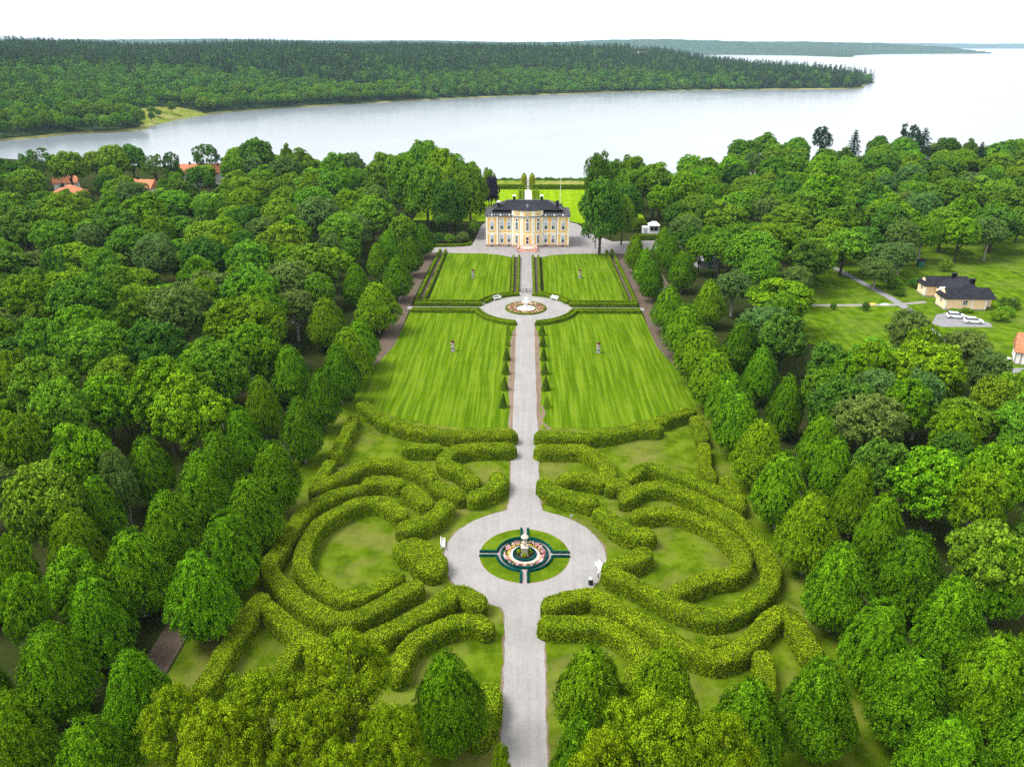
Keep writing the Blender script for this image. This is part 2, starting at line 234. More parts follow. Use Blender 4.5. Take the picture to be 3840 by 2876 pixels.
TREES = [(-54.0,112.5,5.8,17,'b'),(56.5,95.1,5.2,14,'b'),(-61.9,86.2,4.6,16,'m'),(54.7,113.9,5.5,14,'o'),(-70.2,118.6,5.0,14.3,'b'),(-79.4,134.7,6.4,18,'m'),(-54.9,128.1,5.4,17,'m'),(59.8,90.4,3.4,14,'b'),(-72.4,156.5,6.4,19,'o'),(-63.2,98.2,4.5,16,'b'),(-73.3,110.6,4.1,17,'m'),(64.7,95.3,4.2,15,'b'),(-53.3,66.6,2.3,14,'b'),(74.1,135.0,6.2,15.0,'b'),(-74.4,101.8,3.1,16,'b'),(24.7,259.5,6.8,25,'t'),(-57.2,152.2,7.2,17.7,'b'),(52.2,151.1,5.0,14.7,'d'),(-52.1,73.5,3.4,12.0,'b'),(-70.9,138.9,5.8,17,'d'),(63.8,121.0,3.7,14,'b'),(-60.0,118.7,5.0,18,'b'),(-81.5,120.9,5.1,17,'m'),(-52.4,140.9,5.1,16,'b'),(-98.5,165.9,6.7,18,'m'),(52.4,101.8,4.3,12,'d'),(61.3,182.0,8.0,14,'b'),(64.6,217.7,8.0,17,'m'),(-37,297,7,24,'m'),(-27.5,285,6.3,20,'d'),(-155.7,241.4,8.0,18,'d'),(55.2,79.0,4.1,13,'m'),(-92.6,140.9,3.9,17,'m'),(-116.4,174.5,4.7,16,'b'),(78.6,214.2,5.6,15.8,'d'),(85.5,145.0,5.0,14,'o'),(53.2,120.1,5.4,14,'d'),(-46,306,7.2,26,'m'),(80.3,123.7,3.8,13,'y'),(-20.5,292,6.4,24,'m'),(95.4,233.8,6.2,14.0,'m'),(80.5,115.7,4.4,13.0,'m'),(-58.2,73.6,1.8,14,'b'),(138.6,251.3,5.6,14.5,'b'),(-101.4,209.7,5.0,16,'g'),(-51.9,266.1,6.9,18,'m'),(71.8,118.3,5.0,11.4,'m'),(-58.6,188.4,6.0,16,'o'),(67.6,111.1,3.5,13,'b'),(-87.0,166.6,4.5,16,'m'),(-211.6,371.0,7.9,19,'m'),(-53.9,175.3,4.4,12.2,'o'),(-68.5,258.3,6.7,19,'g'),(-71.0,226.5,7.1,17,'y'),(-55.9,94.0,1.8,11,'o'),(53.3,195.4,4.4,12.0,'g'),(-56.7,200.5,6.8,16.9,'m'),(68.4,270.5,7.6,16,'m'),(-75.1,207.7,6.0,16,'m'),(-120.9,236.1,6.8,13.8,'m'),(-89.4,126.2,2.8,16,'b'),(-64.4,177.0,6.2,17,'m'),(-129.3,265.0,8.0,19,'b'),(58,231,5,14,'m'),(149.2,253.9,5.0,14.0,'o'),(-89.2,148.6,5.3,17,'b'),(65.0,138.4,3.6,14,'b'),(63.7,104.2,3.4,12.4,'d'),(-143.7,234.3,5.6,16.0,'m'),(-72.6,127.0,4.4,14.4,'y'),(110.9,300.6,8.0,20,'b'),(86.2,136.4,3.4,12.9,'g'),(-57.0,241.7,6.3,17,'m'),(-87.4,209.0,6.2,16.5,'d'),(61.5,202.5,5.0,14.4,'m'),(-98.1,182.0,4.9,16,'m'),(80.7,157.6,4.2,14,'o'),(-129.4,247.0,7.1,17,'d'),(97.4,279.6,7.2,17.8,'m'),(51,318,6.5,22,'m'),(-125.2,280.8,7.3,17,'m'),(107.0,228.6,5.6,11.3,'g'),(87.2,262.8,7.4,16,'m'),(126.3,250.6,5.0,14.2,'b'),(99.8,219.8,4.6,9,'o'),(106.6,268.4,7.5,15,'m'),(120.8,262.6,6.2,16.3,'d'),(177.6,311.2,8.0,18,'m'),(69.0,126.3,3.4,12.9,'g'),(160.8,303.8,8.0,18,'m'),(53.7,130.0,4.0,11.7,'m'),(60,306,6,20,'b'),(57.7,141.0,3.2,13,'d'),(116.9,244.3,5.1,15,'o'),(61.7,128.1,4.0,12.6,'g'),(-84.8,198.1,4.8,15,'b'),(-58.5,167.0,5.0,16,'b'),(-76.0,94.4,4.4,10.6,'o'),(-112.4,203.2,4.3,15,'m'),(156.4,264.0,7.4,15,'d'),(-175.6,379.1,5.9,17,'p'),(-56,322,7,25,'m'),(-50.3,184.6,3.7,14,'m'),(-198.7,386.6,7.5,20,'m'),(77.7,146.0,3.7,15,'b'),(-162.9,276.0,7.9,17,'y'),(50.9,301.2,4.4,15.9,'b'),(126.4,277.2,8.0,17,'b'),(-133.2,399.2,8.0,22,'d'),(-232.7,382.3,8.0,19,'p'),(-153.0,255.9,7.2,15.6,'b'),(-142.1,203.1,7.2,15.0,'d'),(-133.7,237.0,4.4,14.5,'g'),(140.6,282.9,5.6,16.6,'g'),(179.3,296.7,8.0,17,'m'),(-57.7,95.7,2.2,13,'o'),(33.5,273,4.4,17,'m'),(-130.7,219.4,7.2,12.3,'b'),(139.2,263.8,6.9,15,'m'),(72.4,232.6,6.8,16.3,'y'),(-95.6,232.3,6.2,16.4,'m'),(-84.6,153.6,3.4,15,'m'),(52.1,162.7,6.2,12.7,'g'),(-40.0,253.8,4.6,14,'m'),(-123.5,200.0,3.7,16,'p'),(-77.0,320.8,6.8,17.8,'m'),(24.0,268,4.3,32,'t2'),(52.5,234,4.2,12.5,'b'),(165.2,377.2,8.0,18,'d'),(-195.4,398.5,6.2,19,'d'),(133.5,363.2,8.0,19,'b'),(-113.1,185.7,5.6,14.0,'b'),(-159.6,402.4,6.2,19,'p'),(-117.1,247.0,5.0,14.9,'b'),(-54.6,217.0,5.6,12.0,'b'),(-102.3,142.5,6.2,12.2,'d'),(85.0,282.7,5.0,14.9,'o'),(58.8,134.8,3.3,12,'b'),(107.7,247.3,4.7,12,'d'),(-48.3,383.4,8.0,23,'m'),(-33,318,7,27,'b'),(-108.2,361.9,7.2,18.3,'o'),(91.2,305.4,6.8,17.2,'m'),(-84.6,271.1,6.0,16,'m'),(213.6,443.1,4.7,24,'s'),(57.6,170.2,3.4,13.9,'m'),(40,313,6,20,'m'),(-102.7,289.6,5.6,16.3,'b'),(165.3,460.6,5.4,24,'q'),(-75.2,177.0,3.3,15,'b'),(-107.6,310.3,7.2,17.1,'y'),(-109.2,271.7,5.0,16.0,'m'),(111.3,365.1,6.8,18.5,'m'),(-142.8,222.5,5.0,9.6,'o'),(53.5,260.9,5.6,12.9,'o'),(-101.6,194.8,7.2,12.8,'b'),(89.4,348.5,6.2,17.4,'d'),(-73.2,243.8,6.2,16.2,'b'),(135.7,466.0,8.0,20,'m'),(69.3,146.3,5.0,11.4,'m'),(222.9,387.4,7.2,17.1,'y'),(-86.7,368.7,6.9,19,'m'),(152.2,278.3,5.6,15.2,'b'),(119.6,451.5,8.0,18,'m'),(-208.8,333.2,7.2,16.3,'m'),(-75.6,282.5,7.2,18.1,'m'),(-103.5,154.7,4.0,12.8,'d'),(-105.7,376.0,8.0,20,'m'),(54.4,285.3,5.0,12.4,'d'),(-64.6,288.2,5.6,16.0,'b'),(-13.8,320.7,3.0,16,'u'),(-86.8,255.1,5.0,12.8,'o'),(216.5,403.1,6.8,16.8,'b'),(38,297,5,17,'d'),(-78.7,188.2,6.8,12.5,'o'),(70.8,201.8,4.4,11.5,'o'),(-147.8,296.9,6.2,17.6,'g'),(-201.7,314.0,5.6,16.4,'m'),(77.1,106.4,5.0,11.0,'m'),(-115.4,259.4,6.2,12.3,'m'),(-53.3,233.1,3.4,11.3,'m'),(178.3,446.9,3.9,24,'s'),(-215.6,402.1,7.2,15.2,'y'),(-148.7,280.5,5.0,15.5,'b'),(200.2,435.4,8.0,19,'m'),(254.1,438.0,8.0,18,'m'),(-95.1,245.3,6.2,14.7,'b'),(166.6,351.1,6.2,16.9,'g'),(-129.8,297.8,6.2,18.1,'d'),(-151.9,368.2,4.2,13,'d'),(84.8,128.2,3.4,12,'y'),(215.4,464.7,6.8,25,'q'),(102.2,313.2,7.2,16.0,'d'),(-109.4,166.4,3.4,11.9,'m'),(149.0,450.5,7.1,19,'m'),(125.2,379.5,5.6,17.2,'m'),(-97.9,318.4,5.6,16.0,'m'),(142.8,353.7,6.2,17.5,'m'),(44,338,6.5,22,'m'),(179.8,350.2,5.0,16.4,'m'),(132.7,308.0,5.0,16.3,'d'),(-56.4,255.3,5.6,14.1,'g'),(82.8,238.8,5.0,13.9,'m'),(-137.1,377.0,5.1,17,'m'),(-96.8,218.5,5.0,10.9,'m'),(74.6,282.9,5.6,16.6,'m'),(-95.8,258.0,4.7,15,'d'),(65.0,281.8,4.4,15.3,'d'),(126.5,411.3,8.0,18,'m'),(-236.5,364.4,6.4,17,'d'),(-87.6,288.4,5.6,17.0,'y'),(-171.1,387.9,3.8,17,'p'),(-68.7,167.3,4.4,12.4,'m'),(196.2,379.9,8.0,17,'m'),(96.3,248.9,5.6,12.4,'m'),(67.4,88.2,3.4,8.4,'d'),(-65.9,211.5,4.5,14,'b'),(-87.1,238.7,4.4,12.2,'d'),(150.2,337.1,5.0,14.9,'g'),(-57.6,226.8,3.6,14,'o'),(71.4,316.0,7.0,17,'y'),(-187.5,284.2,6.2,15.6,'m'),(53.5,252,4,11,'d'),(64.8,294.0,7.2,14.0,'m'),(36,332,6,21,'d'),(-122.8,189.2,4.4,13.6,'m'),(184.1,365.0,8.0,17,'d'),(-113.7,282.6,6.6,16,'m'),(75.7,340.7,6.8,17.2,'b'),(228.0,445.3,7.0,18,'d'),(76.1,372.9,6.6,18,'m'),(83.2,225.4,6.8,13.4,'m'),(-90.7,118.2,4.4,11.1,'b'),(129.1,294.9,6.2,13.8,'d'),(-55.4,294.5,5.0,16.8,'o'),(110.7,395.3,5.0,16.5,'g'),(65.5,243,5,14,'m'),(-81.8,106.3,5.0,12.5,'b'),(-80.5,371.8,6.2,19,'g'),(-182.8,346.0,4.6,13,'d'),(-87.2,219.3,4.6,15,'b'),(89.6,322.9,7.2,16,'y'),(174.2,279.9,5.0,12.2,'m'),(69.9,304.2,4.4,16.2,'b'),(-107.3,222.4,5.0,14.9,'g'),(150.1,311.3,5.6,15.9,'m'),(-107.3,238.5,4.4,9.5,'b'),(113.5,235.5,4.4,10.0,'g'),(-106.1,252.7,4.6,14,'d'),(-75.7,334.0,5.6,17.3,'b'),(193.2,449.7,6.1,20,'d'),(-178.1,265.0,6.8,15.1,'d'),(-98.5,278.6,5.0,12.3,'d'),(-151.0,270.3,5.6,11.9,'m'),(-145.1,365.8,2.6,11,'m'),(-31,300,6.0,23,'m'),(79.5,293.9,6.8,16.1,'m'),(-112.4,152.7,5.6,13.4,'b'),(-114.4,348.9,6.2,14.3,'b'),(-130.9,386.4,5.0,15.1,'g'),(-97.1,128.0,5.0,14.3,'m'),(130.9,318.3,5.6,12.1,'m'),(223.5,365.0,6.8,16.4,'y'),(-60.6,136.5,4.6,13.3,'b'),(-127.5,174.5,7.2,13.2,'d'),(-196.3,293.3,7.2,18.5,'d'),(161.9,415.6,5.0,16.8,'d'),(93.7,366.5,6.8,17.2,'b'),(83.5,372.4,5.2,17,'y'),(187.5,395.8,5.0,16.5,'b'),(233.1,421.1,3.3,19,'s'),(-86.0,315.1,4.4,16.0,'b'),(-87.5,327.6,5.6,17.0,'b'),(140.8,333.6,4.0,16.0,'m'),(-18.5,281.5,2.0,7.0,'m'),(60.5,254,4,11,'b'),(-117.8,211.6,4.4,13.4,'b'),(-131.3,190.3,4.4,10.0,'m'),(-66.3,347.8,5.8,16,'m'),(242.6,398.2,7.2,16.8,'d'),(147.1,290.2,4.4,16.3,'d'),(106.5,330.6,5.0,16.5,'d'),(-75.0,197.3,3.4,12.2,'y'),(-118.3,163.1,5.0,11.1,'o'),(115.6,349.5,6.8,14.0,'b'),(132.0,328.7,5.6,13.1,'m'),(-140.9,251.9,6.2,12.4,'b'),(-120.4,369.2,7.2,14.0,'b'),(184.1,426.5,6.8,17.0,'m'),(238.2,441.6,4.3,18,'d'),(192.8,347.5,7.2,13.8,'g'),(200.5,334.0,4.4,15.3,'d'),(-174.3,284.9,6.8,13.1,'d'),(-94.6,337.0,6.8,13.7,'m'),(-164.5,291.9,5.6,11.6,'b'),(99.5,258.5,5.0,11.9,'b'),(217.3,375.8,6.2,12.6,'m'),(104.5,347.6,5.0,13.8,'y'),(140.6,297.1,5.6,14.7,'o'),(169.8,407.1,6.2,13.5,'d')]
# ------------------------------------------------------------------ materials
leafmat('leaf_lime', (0.0213, 0.0750, 0.0012), (0.0590, 0.1620, 0.0020), (0.1500, 0.3200, 0.0060), objvar=.28, hue=0.012)
leafmat('leaf_mid', (0.0309, 0.0878, 0.0037), (0.0786, 0.1863, 0.0062), (0.1527, 0.2994, 0.0136), objvar=.26)
leafmat('leaf_bright', (0.0311, 0.0904, 0.0013), (0.0857, 0.1962, 0.0021), (0.1606, 0.3087, 0.0053), objvar=.13)
leafmat('leaf_dark', (0.0178, 0.0596, 0.0050), (0.0450, 0.1219, 0.0082), (0.0923, 0.2033, 0.0150), objvar=.26)
leafmat('leaf_yellow', (0.0443, 0.0980, 0.0020), (0.1025, 0.1900, 0.0040), (0.1763, 0.2800, 0.0120), objvar=.11)
leafmat('leaf_olive', (0.0390, 0.0756, 0.0108), (0.0780, 0.1382, 0.0205), (0.1328, 0.2160, 0.0410), objvar=.12)
leafmat('leaf_grey', (0.0328, 0.0840, 0.0140), (0.0689, 0.1500, 0.0270), (0.1271, 0.2350, 0.0560), objvar=.12)
leafmat('leaf_oak', (.042, .088, .0010), (.120, .214, .0020), (.265, .365, .0060), objvar=.10, hue=0.012)
leafmat('leaf_purple', (.010, .008, .016), (.026, .020, .038), (.050, .036, .062))
leafmat('leaf_russet', (.050, .040, .020), (.110, .080, .040), (.170, .130, .060))
leafmat('leaf_spruce', (0.0066, 0.0240, 0.0080), (0.0148, 0.0460, 0.0150), (0.0295, 0.0760, 0.0260), transl=.05)
leafmat('leaf_hedge', (.064, .112, .0012), (.128, .208, .0020), (.228, .305, .0060), patch=(.165, .140, .026), objvar=.06, hue=0.010)
leafmat('leaf_box', (.052, .100, .0010), (.135, .225, .0020), (.225, .320, .0050), objvar=.05, transl=.05, hue=0.010)
leafmat('leaf_teal', (.001, .036, .030), (.002, .085, .068), (.006, .150, .118), objvar=.05, hue=0.012)
leafmat('leaf_columnar', (0.1520, 0.2000, 0.0040), (0.2850, 0.3300, 0.0080), (0.3990, 0.4300, 0.0200), objvar=.05, hue=0.012)
leafmat('leaf_yew', (.026, .060, .003), (.070, .135, .005), (.130, .200, .010), objvar=.15, hue=0.012)
leafmat('leaf_mixed', (0.0299, 0.0851, 0.0031), (0.0786, 0.1863, 0.0049), (0.1551, 0.3007, 0.0111), objvar=.32)
leafmat('leaf_far', (0.0300, 0.0905, 0.0080), (0.0681, 0.1717, 0.0130), (0.1250, 0.2552, 0.0240), objvar=.32)
leafmat('leaf_far_conifer', (0.0160, 0.0440, 0.0150), (0.0300, 0.0720, 0.0220), (0.0540, 0.1080, 0.0340), transl=.05, objvar=.40)
leafmat('flower_pink', (.30, .10, .14), (.60, .25, .30), (.80, .55, .55), transl=0, objvar=0)
leafmat('flower_yellow', (.40, .25, .02), (.62, .42, .05), (.75, .60, .20), transl=0, objvar=0)
leafmat('flower_mixed', (.25, .02, .03), (.35, .16, .06), (.70, .60, .50), transl=0, objvar=0)
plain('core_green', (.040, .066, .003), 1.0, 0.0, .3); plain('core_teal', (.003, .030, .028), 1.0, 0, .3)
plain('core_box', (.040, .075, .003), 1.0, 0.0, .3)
g = NG('bark'); g.out(g.ramp(g.noise(g.objc(), 3.0, 5), [(.3, (.03, .024, .018)), (.7, (.085, .07, .058))]), .95, .1)
g = NG('bark_pale'); g.out(g.ramp(g.noise(g.objc(), 4.0, 5), [(.35, (.10, .09, .08)), (.6, (.34, .32, .29))]), .9, .1)

# lawns: mowing bands are bent blades (two tones of grass), run towards the palace
def lawn(name, a, b, c, period=1.05, stripe=0.6, patch=None, pscale=0.06):
    g = NG(name); p = g.pos(); sx = g.n('ShaderNodeSeparateXYZ'); g.l(p, sx.inputs[0])
    wob = g.math('MULTIPLY', g.noise(p, .03, 2), 1.2)
    cmb = g.n('ShaderNodeCombineXYZ'); g.l(g.math('ADD', sx.outputs[0], wob), cmb.inputs[0]); g.l(g.math('MULTIPLY', sx.outputs[1], .03), cmb.inputs[1])
    st = g.noise(cmb.outputs[0], 1.0 / period * 1.4, 2, .6)
    fine = g.noise(p, 6.0, 4, .75); mid = g.noise(p, .35, 4, .6)
    f = g.math('ADD', g.math('ADD', g.math('MULTIPLY', st, stripe), g.math('MULTIPLY', fine, .45)), g.math('MULTIPLY', mid, .85 - stripe))
    col = g.ramp(f, [(.56, a), (.65, b), (.75, c)])
    if patch:
        pm = g.ramp(g.noise(p, pscale, 5, .65), [(.48, (0, 0, 0)), (.72, (1, 1, 1))]); col = g.mix(pm, col, patch)
    return g.out(col, 1.0, .0, bump=fine, bstr=.5, bdist=.08)
lawn('grass_mown', (.046, .096, .0020), (.073, .131, .0035), (.110, .174, .0090), 1.0, .72)
lawn('grass_maze', (.042, .078, .0020), (.068, .112, .0030), (.100, .146, .0090), 3.0, .15, (.132, .128, .032), .12)
lawn('grass_bed', (.052, .092, .0030), (.072, .122, .0040), (.098, .150, .0080), 2.0, .1)
lawn('grass_park', (.036, .078, .0020), (.064, .122, .0030), (.105, .170, .0080), 2.6, .25, (.090, .130, .020), .05)
lawn('grass_meadow', (.065, .110, .006), (.125, .170, .014), (.195, .215, .040), 5, .1, (.250, .215, .090), .035)
lawn('grass_back', (.110, .200, .002), (.150, .250, .003), (.195, .290, .008), 2.4, .3)
g = NG('forest_floor'); p = g.pos(); f = g.noise(p, .12, 5, .65)
c = g.ramp(f, [(.35, (.016, .026, .005)), (.52, (.026, .040, .006)), (.68, (.038, .032, .018))])
fine = g.noise(p, 2.5, 5, .7); g.out(g.mix(.35, c, g.ramp(fine, [(.3, (.008, .014, .003)), (.7, (.040, .040, .018))])), 1, 0, bump=fine, bstr=.6, bdist=.15)
def gravel(name, a, b, c, sc=6.0):
    g = NG(name); p = g.pos(); f1 = g.noise(p, sc, 3, .8); f2 = g.noise(p, .22, 4, .6); f3 = g.noise(p, 1.2, 3, .6); mpn = g.n('ShaderNodeMapping'); mpn.inputs['Scale'].default_value = (1.6, .06, 1); g.l(p, mpn.inputs['Vector']); f4 = g.noise(mpn.outputs[0], 1.0, 3, .6)
    f = g.math('ADD', g.math('ADD', g.math('MULTIPLY', f1, .45), g.math('MULTIPLY', f2, .22)), g.math('ADD', g.math('MULTIPLY', f3, .13), g.math('MULTIPLY', f4, .20)))
    return g.out(g.ramp(f, [(.36, a), (.5, b), (.64, c)]), .95, .1, bump=f1, bstr=.4, bdist=.03)
gravel('gravel_path', (.170, .163, .158), (.229, .221, .215), (.292, .283, .276))
gravel('gravel_court', (.162, .150, .150), (.218, .204, .204), (.280, .262, .262), 4)
gravel('gravel_dark', (.052, .039, .029), (.086, .065, .048), (.125, .096, .072), 4)
gravel('gravel_white', (.42, .41, .41), (.52, .51, .51), (.62, .61, .60), 8)
gravel('gravel_pink', (.21, .170, .165), (.28, .230, .225), (.35, .295, .29), 8)
gravel('soil', (.085, .060, .042), (.150, .110, .078), (.215, .165, .125), 3)
gravel('soil_dark', (.022, .017, .014), (.038, .03, .025), (.06, .048, .04), 5)
gravel('asphalt', (.13, .13, .14), (.19, .19, .20), (.25, .25, .26), 5)
g = NG('lake_water'); p = g.pos()
w1 = g.noise(p, .30, 4, .6); w2 = g.noise(p, .012, 3, .5)
pr = g.n('ShaderNodeBsdfPrincipled'); pr.inputs['Base Color'].default_value = (.16, .19, .22, 1); pr.inputs['IOR'].default_value = 1.85
g.l(g.math('ADD', g.math('MULTIPLY', w2, .12), .16), pr.inputs['Roughness']); pr.inputs['Specular IOR Level'].default_value = 0.5
b = g.n('ShaderNodeBump'); b.inputs['Strength'].default_value = .10; b.inputs['Distance'].default_value = .3; g.l(w1, b.inputs['Height']); g.l(b.outputs[0], pr.inputs['Normal'])
o = g.n('ShaderNodeOutputMaterial'); g.l(pr.outputs[0], o.inputs[0])
plain('stucco_white', (.92, .86, .70), .85, .1, .05); plain('stucco_ochre', (.88, .52, .12), .85, .2, .08); plain('stone_plinth', (.34, .23, .18), .9, .2, .35, 2.0)
plain('stone_pink', (.50, .30, .23), .9, .2, .25, 3.0); plain('stone_pale', (.46, .40, .33), .8, .3, .12, 4.0); plain('stone_grey', (.30, .28, .29), .85, .2, .2, 4)
plain('slate', (.017, .017, .023), .75, .12, .35, 1.2); plain('slate_light', (.045, .045, .055), .7, .15, .5, 1.6); plain('slate_black', (.008, .009, .010), .8, .1, .3)
plain('white_paint', (.80, .80, .80), .5, .4, .03); plain('black_metal', (.015, .015, .018), .5, .4, .2); plain('lead_grey', (.17, .17, .19), .6, .4, .15)
plain('tile_orange', (.40, .155, .075), .85, .2, .25, 1.0); plain('tile_brown', (.36, .15, .075), .85, .2, .3, 1.5); plain('wall_peach', (.86, .62, .38), .85, .2, .05); plain('wall_white', (.78, .76, .73), .85, .2, .05)
plain('car_white', (.80, .82, .84), .25, .6, .02); plain('tyre', (.015, .015, .015), .9, .1, .1); plain('green_paint', (.02, .13, .08), .6, .3, .1); plain('yellow_cloth', (.60, .40, .10), .8, .2, .1); plain('blue_cloth', (.45, .58, .66), .8, .2, .1); plain('metal_grey', (.35, .36, .38), .4, .5, .1)
plain('roof_grey', (.24, .25, .28), .7, .3, .15)
for nm, c, ro in (('glass_dark', (.020, .026, .034), .12), ('glass_pale', (.42, .47, .50), .25), ('glass_car', (.02, .03, .05), .08)):
    g = NG(nm); g.out(c, ro, .6)

# ------------------------------------------------------------------ tree prototypes (mesh data shared by all copies)
def lime_crown(seed, n_cl=820, per=52):
    """egg-shaped crown of hanging leafy sprays over a dense inner mass"""
    rng = np.random.RandomState(seed); h, R0, z0 = 12.3, 3.95, 1.5
    prof = lambda t: R0 * 1.31 * np.power(np.maximum(1 - t, 0), .62) * np.minimum(1, np.power(t / .35 + .01, .45))
    t = rng.rand(n_cl * 4); t = t[rng.rand(len(t)) < prof(t) / R0][:n_cl]
    a = rng.rand(len(t)) * 2 * np.pi; lob = 1 + .07 * np.sin(a * 3 + seed) + .05 * np.sin(a * 5 + t * 9 + seed * 2)
    r = prof(t) * lob * (.92 + .15 * rng.rand(len(t)))
    O = np.stack([np.cos(a), np.sin(a), np.zeros_like(a)], 1); C = O * r[:, None]; C[:, 2] = z0 + t * (h - z0)
    up = np.clip((t - .62) * 1.9, 0, 1)[:, None]
    D = nrm(O * .62 + np.array([0, 0, -.85]) * (1 - up) + np.array([0, 0, .6]) * up + rng.randn(len(t), 3) * .16)
    Nn = nrm(O * .95 + np.array([0, 0, .28]) + np.array([0, 0, .75]) * up)
    k = len(C); idx = np.repeat(np.arange(k), per); m = len(idx); ln = (.65 + .7 * rng.rand(k))[idx]
    s = rng.rand(m) - .5; wd = .125 * (1.15 - np.abs(s) * 1.5)
    P = C[idx] + D[idx] * (s * ln)[:, None] + rng.randn(m, 3) * wd[:, None]
    V1, F1 = leaf_quads(P, Nn[idx], .165, rng, .38, .45)
    q = 3600; tt = rng.rand(q) * .94; aa = rng.rand(q) * 2 * np.pi; rr = prof(tt) * (.50 + .26 * rng.rand(q))
    P2 = np.stack([np.cos(aa) * rr, np.sin(aa) * rr, z0 + .2 + tt * (h - z0) * .97], 1); N2 = nrm(P2 * np.array([1, 1, .1]) + np.array([0, 0, .6]))
    V2, F2 = leaf_quads(P2, N2, .70, rng, .3)
    return np.concatenate([V1, V2]), np.concatenate([F1, F2 + len(V1)])

def broad_crown(seed, lobes=34, clumps=20, per=38, leaf=.36, gap=0.0, R0=6.0, h=16.0, lobe_r=.36, low=.22, fill=4200, crad=.85, flat=1.0):
    """crown of billowing limbs: lobes > leaf clumps > leaves; scaled per tree"""
    rng = np.random.RandomState(seed); z0 = h * (low + .34); az = h * (.66 - .34 * low) * .5
    i = np.arange(lobes) + .5; ph = np.arccos(1 - 1.45 * i / lobes); th = np.pi * (1 + 5 ** .5) * i + seed
    d = np.stack([np.cos(th) * np.sin(ph), np.sin(th) * np.sin(ph), np.cos(ph)], 1)
    sc = (.58 + .22 * rng.rand(lobes))[:, None]
    LC = d * sc * np.array([R0, R0, az * 1.08 * flat]) + rng.randn(lobes, 3) * .35 + np.array([0, 0, z0])
    LR = R0 * lobe_r * (.72 + .55 * rng.rand(lobes))
    keep = rng.rand(lobes) >= gap; LC, LR = LC[keep], LR[keep]
    nl = len(LC); idx = np.repeat(np.arange(nl), clumps); m = len(idx)
    dd = nrm(rng.randn(m, 3) + nrm(LC - np.array([0, 0, z0 - az * .4]))[idx] * .9 + np.array([0, 0, .35]))
    CC = LC[idx] + dd * (LR[idx] * (.82 + .25 * rng.rand(m)))[:, None] * np.array([1, 1, .82])
    ins = np.zeros(m, bool)
    for j in range(nl):
        q = np.linalg.norm((CC - LC[j]) / np.array([1, 1, .82]), axis=1) < LR[j] * .72; q[idx == j] = False; ins |= q
    CC, dd = CC[~ins], dd[~ins]; m = len(CC); CR = crad * (.55 + .7 * rng.rand(m)) * leaf / .36
    k = np.repeat(np.arange(m), per); n = len(k)
    e = nrm(rng.randn(n, 3) * .58 + dd[k] * .60 + np.array([0, 0, .32]))
    P = CC[k] + e * (CR[k] * (.55 + .5 * rng.rand(n)))[:, None] * np.array([1, 1, .75])
    V1, F1 = leaf_quads(P, e, leaf, rng, .27, .15)
    q = int(fill * (1 - gap)); jj = rng.randint(0, nl, q); P2 = LC[jj] + rng.randn(q, 3) * (LR[jj] * .33)[:, None]
    V2, F2 = leaf_quads(P2, nrm(rng.randn(q, 3) + np.array([0, 0, 1.2])), leaf * 2.1, rng, .4)
    return np.concatenate([V1, V2]), np.concatenate([F1, F2 + len(V1)]), LC, LR

def spruce_crown(seed, h=24.0, R0=3.3, tiers=26, per=420, leaf=.42):
    rng = np.random.RandomState(seed); Vs = []; Fs = []; b = 0
    for i in range(tiers):
        t = i / tiers; z = h * (.10 + .90 * t); r = R0 * (1 - t) ** .85 * (.8 + .35 * rng.rand()) + .15
        nb = max(5, int(11 * (1 - t * .5))); n = int(per * (r / R0 + .12)); br = rng.randint(0, nb, n)
        a = br * 2 * np.pi / nb + i * 1.7 + rng.randn(n) * .12; rr = r * np.sqrt(rng.rand(n)) * (.7 + .5 * ((br * 37 + i * 11) % 10) / 10)
        P = np.stack([np.cos(a) * rr, np.sin(a) * rr, z - rr * .38 + rng.randn(n) * .14], 1)
        N = np.stack([np.cos(a) * .4, np.sin(a) * .4, np.ones(n)], 1)
        V, F = leaf_quads(P, nrm(N), leaf, rng, .35, .3, .28); Vs.append(V); Fs.append(F + b); b += len(V)
    return np.concatenate(Vs), np.concatenate(Fs)

def cone_crown(seed, h=2.8, r0=.9, n=3800, leaf=.10, p=1.0, bulge=0.0, thin=1.0):
    rng = np.random.RandomState(seed); n = int(n * thin); t = 1 - np.sqrt(1 - rng.rand(n) * .985)
    a = rng.rand(n) * 2 * np.pi; r = r0 * np.power(1 - t, p) * (1 + .06 * rng.randn(n)) + .04
    if bulge: r = r0 * np.minimum(1, np.power((1 - t) * (1 / bulge), .5)) * (1 + .05 * rng.randn(n))
    P = np.stack([np.cos(a) * r, np.sin(a) * r, .08 + t * h], 1); N = np.stack([np.cos(a), np.sin(a), np.full(n, .45)], 1)
    V, F = leaf_quads(P, nrm(N), leaf, rng, .5); return V, F

def trunk_mesh(name, h, r, limbs, seed, lean=.25):
    rnd = random.Random(seed); m = MB(); top = (rnd.uniform(-lean, lean), rnd.uniform(-lean, lean), h)
    m.tube([(0, 0, -.15), (0, 0, .3), (top[0] * .4, top[1] * .4, h * .5), top], [r * 1.35, r, r * .8, r * .3], 8)
    for (lx, ly, lz) in limbs:
        z0 = h * rnd.uniform(.35, .7); s = (top[0] * z0 / h, top[1] * z0 / h, z0)
        mid = (s[0] + (lx - s[0]) * .5 + rnd.uniform(-.3, .3), s[1] + (ly - s[1]) * .5 + rnd.uniform(-.3, .3), z0 + (lz - z0) * .42)
        m.tube([s, mid, (lx, ly, lz)], [r * .42, r * .26, r * .07], 5)
    return m.mesh(name)

